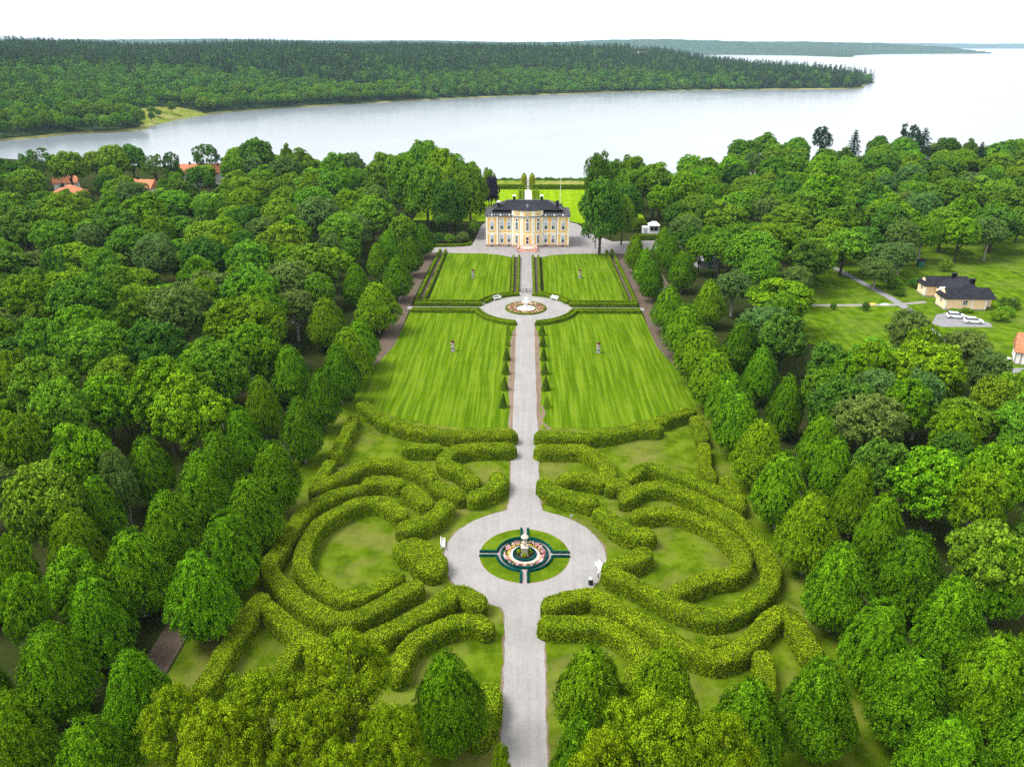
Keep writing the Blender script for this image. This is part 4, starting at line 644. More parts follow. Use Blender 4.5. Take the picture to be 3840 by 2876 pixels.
for x in (-3.65, 0, 3.65):
    a = math.asin(x / RB); px, py = (RB + .12) * math.sin(a), YB - (RB + .12) * math.cos(a)
    if x: window('bow', px, py, 1.45, a, 'glass_dark')
    window('bow', px, py, 6.0, a, 'glass_dark'); oval(px, py, 9.42, a, OVB)
    px, py = (RB + .02) * math.sin(a), YB - (RB + .02) * math.cos(a); window('attic', px, py, 11.35, a)
a0 = RB + .12; d = MB().box(-.62, .62, -.06, .05, 0, 3.0).build('door', 'white_paint', pal, (0, YB - a0, .9))
for z0, z1 in ((.5, 1.55), (1.75, 2.75)): MB().box(-.42, .42, -.075, -.055, z0, z1).build('pane', 'glass_dark', d)
for x in (W0 + PAV / 2, fx(605), fx(1365), W1 - PAV / 2): MB().box(x - .42, x + .42, (-.23 if abs(x) > 10 else .12), (-.1 if abs(x) > 10 else .2), .12, .52).build('cellar_window', 'glass_dark', pal)
# roof: low skirt, dark clerestory, upper hip
rE = (W0 - .45, W1 + .45, -.5, DEP + .45); rI = (W0 + 2.3, W1 - 2.3, 2.25, DEP - 2.3)
MB().frustum(rE, 10.73, rI, 11.40).build('lower_roof', 'slate_light', pal)
MB().box(rI[0], rI[1], rI[2], rI[3], 11.35, 12.35).build('clerestory', 'slate_black', pal)
rU = (W0 + 2.0, W1 - 2.0, 1.9, DEP - 2.0); rT = (W0 + 7.2, W1 - 7.2, 6.9, 7.5)
up = MB().frustum(rU, 12.36, rT, 14.75).build('upper_roof', 'slate', pal)
m = MB(); ap = arc_pts(-HA - .3, HA + .3, .22, 18); vs = [(x, y, 12.71) for x, y in ap] + [(0, 5.2, 14.35)] + [(x, y, 12.60) for x, y in ap]; n = len(ap)
m.add(vs, [(i, i + 1, n) for i in range(n - 1)] + [(i + 1, i, n + 1 + i, n + 2 + i) for i in range(n - 1)] + [(n - 1, 0, n)]); m.build('bow_roof', 'slate', pal)
MB().tube([(rT[0], 7.2, 14.8), (rT[1], 7.2, 14.8)], .12, 6).build('ridge_cap', 'lead_grey', up)
for (a, b) in (((rU[0], rU[2]), (rT[0], rT[2])), ((rU[1], rU[2]), (rT[1], rT[2]))): MB().tube([(a[0], a[1], 12.42), (b[0], b[1], 14.8)], .09, 5).build('hip_cap', 'lead_grey', up)
m = MB(); m.box(-.4, .4, .9, 2.3, 12.9, 13.75); m.add([(-.52, .8, 13.7), (.52, .8, 13.7), (0, .8, 14.15), (-.52, 2.6, 13.7), (.52, 2.6, 13.7), (0, 2.6, 14.15)], [(0, 1, 2), (5, 4, 3), (0, 2, 5, 3), (1, 4, 5, 2), (0, 3, 4, 1)])
dm = m.build('dormer', 'lead_grey', pal); MB().box(-.27, .27, .86, .9, 13.05, 13.6).build('pane', 'glass_pale', dm)
for x, y, z, hh, cap in ((fx(390), 3.6, 12.4, 2.2, 'white_paint'), (fx(710), 7.4, 14.2, 1.8, 'white_paint'), (fx(1280), 7.4, 14.2, 1.8, 'white_paint'), (fx(1600), 3.8, 12.4, 2.3, 'slate')):
    m = MB().box(x - .42, x + .42, y - .42, y + .42, z, z + hh); c = m.build('chimney', 'slate_black', pal)
    MB().box(x - .62, x + .62, y - .62, y + .62, z + hh, z + hh + .25).box(x - .45, x + .45, y - .45, y + .45, z + hh + .25, z + hh + .45).build('chimney_cap', cap, c)
for i in range(8):   # scalloped lead pieces along the low roofs
    for sx in (-1, 1):
        x = sx * (6.2 + i * 1.0)
        if abs(x) < 13.6: MB().lathe([(.30, 10.74), (.27, 11.0), (.12, 11.2), (.02, 11.24)], 8, (x, -.02)).build('roof_ornament', 'lead_grey' if i % 3 else 'stucco_white', pal)
# stair of reddish stone before the door
st = MB()
for k in range(5): st.box(-2.6 - .32 * (4 - k) * .5, 2.6 + .32 * (4 - k) * .5, -6.2 - .34 * (4 - k), -1.6, -.05 + .17 * k + (.05 if k == 0 else 0), .17 * (k + 1))
sto = st.build('stair', 'stone_pink', pal)
MB().box(-1.5, 1.5, -6.9, -6.65, .86, 1.30).build('stair_parapet', 'white_paint', sto)
for sx in (-1, 1):
    MB().box(sx * 3.0 - .28, sx * 3.0 + .28, -6.4, -2.0, .02, 1.35).build('stair_cheek', 'stone_pink', sto)
    MB().box(sx * 3.35 - .3, sx * 3.35 + .3, -8.1, -7.5, .02, 1.1).lathe([(.28, 1.1), (.34, 1.35), (.2, 1.6), (.05, 1.75)], 10, (sx * 3.35, -7.8)).build('stair_urn', 'stone_pink', sto)
MB().box(-1.6, 1.6, -2.1, -1.45, .86, 1.02).build('door_step', 'stone_grey', sto)

# ------------------------------------------------------------------ small garden things
fl = empty('flagpole', (15.2, 350.3, 0), 0, 'tall slim white flagpole on the lawn behind the palace', 'flagpole')
MB().tube([(0, 0, 0), (0, 0, 11.0)], [.14, .07], 8).build('pole', 'white_paint', fl); MB().lathe([(.02, 11.0), (.12, 11.08), (.12, 11.2), (.02, 11.28)], 8).build('finial', 'yellow_cloth', fl); MB().box(-.3, .3, -.3, .3, 0, .25).build('base', 'stone_grey', fl)

def urn_mesh(): return MB().lathe([(.20, .98), (.14, 1.06), (.12, 1.14), (.26, 1.26), (.36, 1.46), (.37, 1.62), (.44, 1.70), (.38, 1.72)], 14).mesh('urn')
PED = MB().box(-.36, .36, -.36, .36, 0, .14).box(-.28, .28, -.28, .28, .14, .86).box(-.35, .35, -.35, .35, .86, .98).mesh('pedestal'); PED.materials.append(MATS['stone_grey'])
URN = urn_mesh(); URN.materials.append(MATS['stone_pale'])
rng = np.random.RandomState(4); q = 260; dr = nrm(rng.randn(q, 3) + np.array([0, 0, .5])); Vq, Fq = leaf_quads(dr * .36 * np.array([1, 1, .8]) + np.array([0, 0, 1.88]), dr, .14, rng, .5); PLM = np_mesh('planting', Vq, Fq); plain('planting_red', (.12, .02, .025), .9, .1, .5, 6); PLM.materials.append(MATS['planting_red'])
for x, y, lab in ((-15.8, 230.3, 'stone urn with dark red plants on the upper lawn left of the avenue'), (16.4, 230.6, 'stone urn with dark red plants on the upper lawn right of the avenue'), (-16.6, 168.8, 'stone urn with dark red plants on the lower lawn left of the avenue'), (16.7, 168.2, 'stone urn with dark red plants on the lower lawn right of the avenue')):
    e = empty('garden_urn', (x, y, .02), 0, lab, 'urn', 'urns standing on the four lawns'); e.scale = (1.15, 1.15, 1.15)
    obj('pedestal', PED, None, e); obj('urn', URN, None, e); obj('planting', PLM, None, e)

# clipped yew cones along the lower avenue
CONES = [np_mesh('cone_foliage', *cone_crown(200 + s, thin=t)) for s, t in ((0, 1), (1, 1), (2, .45))]
for me in CONES: me.materials.append(MATS['leaf_yew'])
CORE = MB().lathe([(.70, .0), (.66, .3), (.34, 1.4), (.03, 2.5)], 10).mesh('cone_core'); CORE.materials.append(MATS['core_green'])
for sx in (-1, 1):
    for i, y in enumerate((179.8, 172.3, 163.4, 155.4, 147.0, 138.6)):
        thin = (sx < 0 and i < 2) or (sx > 0 and i == 5)
        e = empty('clipped_yew_cone', (sx * (4.05 + .04 * i), y, .02), i * 1.3, f"{'sparse thin' if thin else 'dense'} clipped cone {'left' if sx < 0 else 'right'} of the avenue, {ordinal(i + 1)} from the upper round place", 'yew cone', 'clipped cones along the avenue')
        s_ = (.76 if thin else .92) * (1 + .06 * math.sin(i * 5 + sx)); e.scale = (s_, s_, (1.25 if thin and i == 0 else 1.16 if not thin else 1.05) * (1 + .05 * math.cos(i * 3 + sx)))
        obj('foliage', CONES[2 if thin else i % 2], None, e)
        if not thin: obj('stem', CORE, None, e)
# the pair of tall golden columns by the lake path
for sx in (-1, 1):
    e = empty('columnar_tree', (1.15 + sx * 2.0, 394, 0), 0, f"tall yellow-green clipped column {'left' if sx < 0 else 'right'} of the path to the lake", 'clipped tree', 'pair of clipped columns by the lake path')
    me = np_mesh('column_foliage', *cone_crown(230 + sx, h=7.0, r0=1.3, n=11000, leaf=.22, bulge=.35)); obj('foliage', me, 'leaf_columnar', e)
    MB().lathe([(.8, .05), (.85, 1.5), (.8, 4.5), (.3, 6.7)], 10).build('stem', 'core_box', e)

# lower bed: turf quarters, teal-green box edging, flowers, urn on a pedestal
BX, BY = 0.0, 90.55
def bcirc(r, a0, a1, n=24): return [(BX + r * math.cos(a0 + (a1 - a0) * i / n), BY + r * math.sin(a0 + (a1 - a0) * i / n)) for i in range(n + 1)]
poly_sheet('bed_gravel', circ(BX, BY, 6.35, 80), .050, 'gravel_pink', 'pinkish gravel of the round flower bed')
TG, TR = .47, 3.85
for qd, nm in enumerate(('far right', 'far left', 'near left', 'near right')):
    am = math.pi / 4 + qd * math.pi / 2
    def quarter(r_out, r_in, gap):
        ao, ai = math.asin(gap / r_out), math.asin(gap / r_in); c = am - math.pi / 4
        return bcirc(r_out, c + ao, c + math.pi / 2 - ao), bcirc(r_in, c + math.pi / 2 - ai, c + ai)
    o_, i_ = quarter(6.22, TR, TG); poly_sheet('turf_quarter_' + nm.replace(' ', '_'), o_ + i_, .062, 'grass_bed', 'quarter of turf in the round bed')
    c = am - math.pi / 4; ai = math.asin(TG / TR); ao = math.asin(TG / 6.15)
    pts = [(BX + 6.15 * math.cos(c + ao), BY + 6.15 * math.sin(c + ao))] + bcirc(TR, c + ai, c + math.pi / 2 - ai, 9) + [(BX + 6.15 * math.cos(c + math.pi / 2 - ao), BY + 6.15 * math.sin(c + math.pi / 2 - ao))]
    P2 = []
    for a, b in zip(pts[:-1], pts[1:]): P2 += [(a[0] + (b[0] - a[0]) * t, a[1] + (b[1] - a[1]) * t) for t in (0, .34, .67)]
    P2.append(pts[-1])
    make_hedge('box_edging', P2, .30, .42, 300 + qd, 'leaf_teal', 'core_teal', 260, .065, f'low blue-green box edging of the {nm} turf quarter', 'box edging', 'box edging of the round bed', rough=.05, round_=.45)
make_hedge('box_ring', bcirc(3.15, 0, 2 * math.pi, 40), .30, .42, 310, 'leaf_teal', 'core_teal', 260, .065, 'outer blue-green box ring round the pink flowers', 'box edging', None, rough=.05, closed=True, round_=.45)
make_hedge('box_ring', bcirc(1.52, 0, 2 * math.pi, 30), .28, .42, 311, 'leaf_teal', 'core_teal', 260, .065, 'inner blue-green box ring round the stone urn', 'box edging', None, rough=.05, closed=True, round_=.45)
poly_sheet('flower_soil', circ(BX, BY, 2.98, 60), .066, 'soil_dark', 'dark soil under the ring of flowers')
poly_sheet('white_gravel_ring', circ(BX, BY, 2.12, 60), .074, 'gravel_white', 'white gravel ring inside the flowers')
poly_sheet('inner_soil', circ(BX, BY, 1.36, 40), .082, 'soil_dark', 'dark soil round the pedestal')
def flowers(name, cx, cy, r0, r1, n, size, mat, seed, label, h0=.1, h1=.35, green=None):
    rng = np.random.RandomState(seed); cl = int(n / 7); a = rng.rand(cl) * 2 * np.pi; r = np.sqrt(rng.rand(cl) * (r1 * r1 - r0 * r0) + r0 * r0)
    k = np.repeat(np.arange(cl), 7); nn_ = len(k)
    P = np.stack([cx + r[k] * np.cos(a[k]), cy + r[k] * np.sin(a[k]), .09 + h0 + (h1 - h0) * rng.rand(nn_)], 1) + rng.randn(nn_, 3) * np.array([.09, .09, .02])
    V, F = leaf_quads(P, np.tile([0, 0, 1.0], (nn_, 1)), size, rng, .4, 0, .45)
    o = obj(name, np_mesh(name, V, F), mat); tag(o, label, None, None, 'stuff'); return o
flowers('pink_flowers', BX, BY, 2.42, 2.95, 900, .15, 'flower_pink', 1, 'ring of pink flowers in the lower round bed', .15, .35)
flowers('flower_leaves', BX, BY, 2.30, 2.98, 1100, .14, 'leaf_dark', 2, 'dark leaves among the pink flowers', .02, .22)
flowers('yellow_flowers', BX, BY, 2.16, 2.34, 800, .11, 'flower_yellow', 3, 'narrow ring of yellow flowers in the lower round bed', .08, .2)
BALL = np_mesh('ball_foliage', *(lambda rg: leaf_quads(*(lambda d: (d * .36 + np.array([0, 0, .42]), d))(nrm(rg.randn(900, 3))), .09, rg, .5))(np.random.RandomState(9))); BALL.materials.append(MATS['leaf_hedge'])
for ang, nm in ((0.15, 'right'), (math.pi - .15, 'left'), (-math.pi / 2, 'near')):
    e = empty('box_ball', (BX + .78 * math.cos(ang), BY + .78 * math.sin(ang), .082), ang, f'small clipped green ball on the {nm} side of the urn pedestal', 'box ball', 'clipped balls round the urn'); obj('foliage', BALL, None, e)
e = empty('stone_urn', (BX, BY + .1, .08), .0, 'large pale stone urn on a tall pedestal in the lower round bed', 'urn')
MB().box(-.52, .52, -.52, .52, 0, .22).box(-.42, .42, -.42, .42, .22, 1.18).box(-.52, .52, -.52, .52, 1.18, 1.34).build('pedestal', 'stone_pale', e)
MB().lathe([(.30, 1.34), (.20, 1.45), (.16, 1.62), (.30, 1.80), (.36, 2.0), (.20, 2.2), (.15, 2.34), (.34, 2.50), (.50, 2.70), (.52, 2.88), (.44, 2.95), (.34, 3.02), (.22, 3.15), (.05, 3.22)], 20).build('urn', 'stone_pale', e)

# upper bed
UX, UY = .15, 200.5
make_hedge('box_ring', [(UX + 5.25 * math.cos(t * math.pi / 24), UY + 5.25 * math.sin(t * math.pi / 24)) for t in range(49)], .42, .45, 320, 'leaf_box', 'core_box', 120, .10, 'low green box ring round the upper flower bed', 'box edging', None, rough=.05, closed=True)
poly_sheet('upper_flower_soil', circ(UX, UY, 5.1, 72), .060, 'soil_dark', 'dark soil of the upper flower bed'); poly_sheet('upper_gravel_disc', circ(UX, UY, 2.55, 60), .070, 'gravel_white', 'white gravel disc round the fountain urn')
flowers('mixed_flowers', UX, UY, 2.8, 5.0, 3400, .22, 'flower_mixed', 5, 'red, white and orange flowers in the upper round bed', .12, .4)
flowers('bedding_leaves', UX, UY, 2.7, 5.05, 3000, .20, 'leaf_mid', 6, 'green leaves among the flowers of the upper round bed', .02, .26)
make_hedge('box_ring', [(UX + 2.72 * math.cos(t * math.pi / 20), UY + 2.72 * math.sin(t * math.pi / 20)) for t in range(41)], .26, .3, 322, 'leaf_box', 'core_box', 140, .09, 'thin green edging round the white gravel of the upper bed', 'box edging', None, rough=.05, closed=True)
e = empty('fountain_urn', (UX, UY + .1, .07), 0, 'white tiered urn in the middle of the upper flower bed', 'urn')
MB().lathe([(.95, 0), (.95, .25), (.6, .35), (.5, .9), (.62, 1.0)], 20).build('base', 'wall_white', e); MB().lathe([(.3, 1.0), (.22, 1.3), (.9, 1.7), (1.0, 1.85), (.9, 1.86), (.2, 1.8), (.18, 2.3), (.5, 2.6), (.55, 2.7), (.1, 2.7), (.1, 3.2), (.02, 3.5)], 20).build('bowl', 'wall_white', e)

# clipped box hedges of the parterre (pairs)
def box_hedge(pts, label, seed, w=.8, h=.98, group='clipped box hedges of the parterre'): return make_hedge('box_hedge', pts, w * .86, h, seed, 'leaf_box', 'core_box', 95, .11, label, 'hedge', group, round_=.30, rough=.04)
AC = (.15, 200.2)
def carc(r, a0, a1, n=14): return [(AC[0] + r * math.cos(R(a0 + (a1 - a0) * i / n)), AC[1] + r * math.sin(R(a0 + (a1 - a0) * i / n))) for i in range(n + 1)]
sd_ = 400
for sx, nm in ((-1, 'left'), (1, 'right')):
    mir = lambda pts: [(.15 + (x - .15) * (1 if sx > 0 else -1), y) for x, y in pts]
    for (pts, lab, w) in ((carc(11.9, 22, 80), f'curved hedge on the palace side of the upper round place, {nm}, inner of the pair', .95), (carc(13.7, 22, 73), f'curved hedge on the palace side of the upper round place, {nm}, outer of the pair', .8),
                       (carc(12.3, -13, -77), f'curved hedge on the near side of the upper round place, {nm}, inner of the pair', .7), (carc(13.5, -12, -79), f'curved hedge on the near side of the upper round place, {nm}, outer of the pair', .95),
                       ([(13.0, 205.2), (29.0, 205.2)], f'straight hedge along the cross path, {nm}, farthest from the path', .8), ([(12.0, 203.0), (29.9, 203.0)], f'straight hedge along the palace side of the cross path, {nm}', .95),
                       ([(12.6, 198.3), (30.0, 198.3)], f'straight hedge along the near side of the cross path, {nm}', .7), ([(13.4, 196.8), (30.2, 196.8)], f'straight hedge edging the lower lawn, {nm}', .9),
                       ([(4.0, 213.6), (4.15, 234), (4.2, 254.6)], f'straight hedge edging the upper lawn beside the avenue, {nm}', .75), ([(2.5, 212.6), (2.45, 234), (2.4, 254.8)], f'straight hedge at the avenue edge before the palace, {nm}', .75),
                       ([(28.0, 206.5), (27.5, 235), (27.3, 262)], f'long hedge along the outer edge of the upper lawn, {nm}', .85), ([(30.0, 204.5), (29.6, 235), (29.2, 263)], f'long hedge by the lime walk beside the upper lawn, {nm}', .85)):
        box_hedge(mir(pts), lab, sd_, w); sd_ += 1
# hedges behind the palace
box_hedge([(-46, 388), (-20, 388), (-1.2, 388)], 'tall dark hedge across the back lawn, left of the lake path', 440, 1.8, 2.2, 'dark hedges across the back lawn'); box_hedge([(3.4, 388), (25, 388), (48, 388)], 'tall dark hedge across the back lawn, right of the lake path', 441, 1.8, 2.2, 'dark hedges across the back lawn')
for i, x in enumerate((-3.0, -1.3, 3.5, 5.2)): box_hedge([(x, 352), (x, 368), (x, 383)], f'narrow hedge beside the white path behind the palace, {ordinal(i + 1)} from the left', 442 + i, .7, 1.6, 'narrow hedges beside the white path')
box_hedge([(-33, 269.6), (-26, 269.8), (-20.2, 271.0), (-19.4, 274)], 'low hedge round the shrub bed left of the palace', 450, 1.0, .9, None)
box_hedge([(41, 281), (46.5, 281.2), (53, 281.6)], 'dark hedge before the white pavilion', 451, 1.6, 2.0, None); box_hedge([(56, 272.6), (62, 272.8), (68, 273)], 'dark hedge beyond the grey roof', 452, 1.4, 1.8, None); box_hedge([(38, 300), (50, 300), (62, 300)], 'long hedge behind the white pavilion', 453, 1.6, 2.2, None)

# iron gate across the avenue, benches, bin and posts
e = empty('iron_gate', (.3, 215.4, .04), 0, 'low black iron gate across the avenue by the upper round place', 'gate')
for x in (-1.85, 0, 1.85): MB().box(x - .07, x + .07, -.07, .07, 0, 1.15).build('post', 'black_metal', e)
for z_ in (.15, .85): MB().box(-1.78, -.07, -.025, .025, z_, z_ + .06).box(.07, 1.78, -.025, .025, z_, z_ + .06).build('rail', 'black_metal', e)
for i in range(16):
    x = -1.66 + i * .2213
    if abs(x) > .1: MB().tube([(x, 0, .1), (x, 0, 1.0)], .025, 5).build('bar', 'black_metal', e)
def bench(x, y, rz, label, sc=1.0):
    e = empty('garden_bench', (x, y, .05), rz, label, 'bench', 'white garden benches'); e.scale = (sc, sc, sc)
    for k in range(4): MB().box(-.95, .95, -.42 + k * .13, -.32 + k * .13, .43, .47).build('seat_slat', 'white_paint', e)
    for k in range(3): MB().box(-.95, .95, .12 + k * .02, .16 + k * .02, .58 + k * .14, .68 + k * .14).build('back_slat', 'white_paint', e)
    for sx in (-1, 1):
        for yy, hh in ((-.40, .64), (.14, .98)): MB().box(sx * .9 - .035, sx * .9 + .035, yy - .035, yy + .035, 0, hh).build('leg', 'white_paint', e)
        MB().box(sx * .9 - .045, sx * .9 + .045, -.46, .12, .64, .69).build('armrest', 'white_paint', e)
bench(-11.6, 92.4, R(95), 'white bench at the left rim of the lower round place'); bench(10.2, 87.3, R(-70), 'white bench at the right rim of the lower round place, near the bin')
bench(-7.9, 208.3, R(40), 'white bench before the curved hedge left of the upper round place', 1.25); bench(8.1, 208.3, R(-40), 'white bench before the curved hedge right of the upper round place', 1.25)
e = empty('litter_bin', (8.65, 84.2, .04), 0, 'black litter bin at the right rim of the lower round place', 'bin'); MB().lathe([(.26, 0), (.30, .1), (.33, .85), (.33, .9)], 12).build('body', 'black_metal', e); MB().lathe([(.36, .9), (.36, .98), (.2, 1.1), (.03, 1.14)], 12).build('lid', 'metal_grey', e)
e = empty('ground_lamp', (9.75, 85.6, .04), 0, 'short dark lamp post between bin and bench', 'lamp'); MB().tube([(0, 0, 0), (0, 0, .75)], .06, 6).build('post', 'black_metal', e); MB().lathe([(.05, .75), (.16, .82), (.16, .98), (.03, 1.06)], 10).build('lamp_head', 'white_paint', e)
for x, y, lab in ((-11.6, 203.6, 'white stone block at the left mouth of the cross path'), (12.2, 203.3, 'white stone block at the right mouth of the cross path'), (-1.6, 212.7, 'small white stone block by the gate')):
    e = empty('stone_block', (x, y, .04), .2, lab, 'stone'); MB().box(-.35, .35, -.3, .3, 0, .12).box(-.26, .26, -.22, .22, .12, .62).build('block', 'white_paint', e)
e = empty('info_sign', (6.9, 99.7, .01), .4, 'small light-blue sign in the grass edge by the round place', 'sign'); MB().box(-.03, .03, -.02, .02, 0, .5).build('post', 'metal_grey', e); MB().box(-.24, .24, -.04, -.02, .42, .72).build('board', 'blue_cloth', e)

# ------------------------------------------------------------------ yellow villa and its surroundings
vl = empty('villa', (111.1, 201.2, 0), R(-1.5), 'peach-walled villa with two wings and dark slate roofs', 'house')
def gable_roof(mb, x0, x1, y0, y1, z0, z1, ov=.4, hip=0.0, axis='x'):
    if axis == 'x':
        yc = (y0 + y1) / 2; v = [(x0 - ov, y0 - ov, z0), (x1 + ov, y0 - ov, z0), (x1 + ov, y1 + ov, z0), (x0 - ov, y1 + ov, z0), (x0 - ov + hip, yc, z1), (x1 + ov - hip, yc, z1)]
    else:
        xc = (x0 + x1) / 2; v = [(x1 + ov, y0 - ov, z0), (x1 + ov, y1 + ov, z0), (x0 - ov, y1 + ov, z0), (x0 - ov, y0 - ov, z0), (xc, y0 - ov + hip, z1), (xc, y1 + ov - hip, z1)]
    return mb.add(v + [(a, b, c - .16) for a, b, c in v[:4]], [(0, 1, 5, 4), (2, 3, 4, 5), (0, 4, 3), (1, 2, 5), (0, 3, 7, 6), (1, 0, 6, 7)[:0] or (6, 7, 1, 0), (7, 8, 2, 1), (8, 9, 3, 2), (9, 6, 0, 3), (9, 8, 7, 6)][:4] + [(6, 7, 1, 0), (7, 8, 2, 1), (8, 9, 3, 2), (9, 6, 0, 3), (9, 8, 7, 6)])
def gable_wall(mb, x, y0, y1, z0, z1, t=.15): return mb.add([(x, y0, z0), (x, y1, z0), (x, (y0 + y1) / 2, z1), (x + t, y0, z0), (x + t, y1, z0), (x + t, (y0 + y1) / 2, z1)], [(0, 2, 1), (3, 4, 5), (0, 1, 4, 3), (1, 2, 5, 4), (2, 0, 3, 5)])
m = MB().box(0, 10.4, 0, 5.4, .35, 3.2).box(0, 10.4, 12.0, 17.0, .35, 3.2).box(2.6, 11.6, 5.4, 12.0, .35, 3.3).box(10.4, 13.2, 2.6, 14.5, .35, 3.1); gable_wall(m, .02, 0, 5.4, 3.2, 5.1); gable_wall(m, .02, 12, 17, 3.2, 4.9); m.build('wall', 'wall_peach', vl)
MB().box(-.08, 10.48, -.08, 5.48, -.05, .34).box(-.08, 10.48, 11.92, 17.08, -.05, .34).box(2.5, 13.28, 5.48, 11.92, -.05, .34).box(10.48, 13.28, 2.5, 5.48, -.05, .34).box(10.48, 13.28, 11.92, 14.58, -.05, .34).build('plinth', 'stone_grey', vl)
r_ = MB(); gable_roof(r_, 0, 12.4, 0, 5.4, 3.2, 5.5, .45, 1.1); r1 = r_.build('roof', 'slate', vl)
r_ = MB(); gable_roof(r_, 0, 12.4, 12.0, 17.0, 3.2, 5.3, .45, 1.1); r_.build('roof', 'slate', vl)
r_ = MB(); gable_roof(r_, 2.6, 12.9, 3.0, 14.5, 3.3, 5.9, .35, 3.0, 'y'); r3 = r_.build('roof', 'slate', vl)
for x, y in ((7.0, 12.2), (9.2, 6.6)): c = MB().box(x - .55, x + .55, y - .45, y + .45, 4.6, 6.6).build('chimney', 'slate_black', r3); MB().box(x - .65, x + .65, y - .55, y + .55, 6.6, 6.78).build('chimney_cap', 'slate', c)
for x, y in ((-.04, -.04), (10.44, -.04), (6.9, -.05), (-.04, 11.96)): MB().box(x - .16, x + .16, y - .07, y + .05, .36, 3.15).build('corner_board', 'white_paint', vl)
VWF, VWL, VWU, VWS = window_meshes(1.25, 1.25)
VWF.materials.append(MATS['white_paint']); VWL.materials.append(MATS['glass_dark']); VWU.materials.append(MATS['glass_dark']); VWS.materials.append(MATS['white_paint'])
def vwin(par, x, y, z, rz, s=1.0):
    w = obj('window', VWF, None, par, (x, y, z)); w.rotation_euler = (0, 0, rz); w.scale = (s, s, s)
    for me in (VWL, VWU): obj('pane', me, None, w)
vwin(vl, 5.0, -.06, 1.45, 0); vwin(vl, -.06, 2.7, 1.6, R(-90)); vwin(vl, -.06, 14.5, 1.6, R(-90)); vwin(vl, 2.54, 8.0, 1.5, R(-90))
dd_ = MB().box(2.50, 2.62, 9.2, 10.3, .35, 2.5).build('door', 'white_paint', vl); MB().box(2.46, 2.50, 10.1, 10.16, 1.3, 1.36).build('handle', 'black_metal', dd_)
m = MB(); gable_roof(m, 1.2, 2.5, 6.4, 7.6, 3.2, 4.3, .1, 0, 'x'); m.build('dormer', 'white_paint', vl)

def car(x, y, rz, label):
    e = empty('parked_car', (x, y, .035), rz, label, 'car', 'white cars parked below the villa')
    prof = [(-2.15, .32), (2.15, .32), (2.22, .62), (2.05, .86), (1.15, .98), (-2.05, 1.02), (-2.2, .80)]
    m = MB(); n = len(prof); m.add([(a, -.86, b) for a, b in prof] + [(a, .86, b) for a, b in prof], [tuple(range(n)), tuple(range(2 * n - 1, n - 1, -1))] + [(i, n + i, n + (i + 1) % n, (i + 1) % n) for i in range(n)])
    b = m.build('body', 'car_white', e)
    cp = [(-2.0, 1.0), (1.2, .98), (.45, 1.42), (-1.75, 1.44)]; m = MB(); n = 4
    m.add([(a, -.80 if z < 1.2 else -.62, z) for a, z in cp] + [(a, .80 if z < 1.2 else .62, z) for a, z in cp], [tuple(range(n)), tuple(range(2 * n - 1, n - 1, -1))] + [(i, n + i, n + (i + 1) % n, (i + 1) % n) for i in range(n)]); m.build('windows', 'glass_car', e)
    MB().box(-1.78, .42, -.64, .64, 1.42, 1.50).build('roof', 'car_white', e)
    for wx in (-1.35, 1.38):
        for sy in (-1, 1):
            m = MB(); n = 14; pts = [(.33 * math.cos(2 * math.pi * i / n), .33 * math.sin(2 * math.pi * i / n)) for i in range(n)]
            ya, yb = sy * .72, sy * .90; m.add([(wx + a, ya, .33 + c) for a, c in pts] + [(wx + a, yb, .33 + c) for a, c in pts], [tuple(range(n)), tuple(range(2 * n - 1, n - 1, -1))] + [(i, n + i, n + (i + 1) % n, (i + 1) % n) for i in range(n)])
            w = m.build('wheel', 'tyre', e); MB().add([(wx + a * .6, sy * .91, .33 + c * .6) for a, c in pts], [tuple(range(n))]).build('rim', 'metal_grey', w)
    for sy in (-1, 1): MB().box(2.10, 2.235, sy * .62 - .18, sy * .62 + .18, .62, .76).build('headlight', 'glass_pale', e)
    for sy in (-1, 1): MB().box(-2.20, -2.10, sy * .7 - .12, sy * .7 + .12, .72, .95).build('tail_light', 'tile_brown', e)
car(113.2, 190.6, R(-8), 'white estate car parked below the villa, nearer of the two'); car(110.8, 194.6, R(-12), 'white car parked right under the villa wall, partly hidden')
for x, y, z_, mt, lab in ((93.9, 205.6, .3, 'yellow_cloth', 'yellow bundle lying beside the footpath to the villa'), (97.3, 205.6, .25, 'blue_cloth', 'pale blue bundle lying beside the footpath to the villa')):
    e = empty('bundle', (x, y, .02), .1, lab, 'bundle'); m = MB(); m.lathe([(1.3, 0), (1.25, .15), (.9, z_), (.1, z_ + .06)], 9); o_ = m.build('bundle', mt, e); o_.scale = (1, .5, 1)
e = empty('green_shed', (125, 245.5, 0), .1, 'small green shed at the edge of the trees behind the villa', 'shed'); MB().box(-1, 1, -.8, .8, 0, 2.0).build('wall', 'green_paint', e); m = MB(); gable_roof(m, -1, 1, -.8, .8, 2.0, 2.5, .2); m.build('roof', 'slate', e); MB().box(-.4, .4, -.85, -.8, 0, 1.7).build('door', 'green_paint', e)
e = empty('white_post', (132.6, 207.4, 0), 0, 'white beehive-like box on a dark stand in the grass', 'box'); MB().box(-.3, .3, -.3, .3, .4, 1.3).build('box', 'white_paint', e); MB().box(-.25, .25, -.25, .25, 0, .4).build('stand', 'black_metal', e)
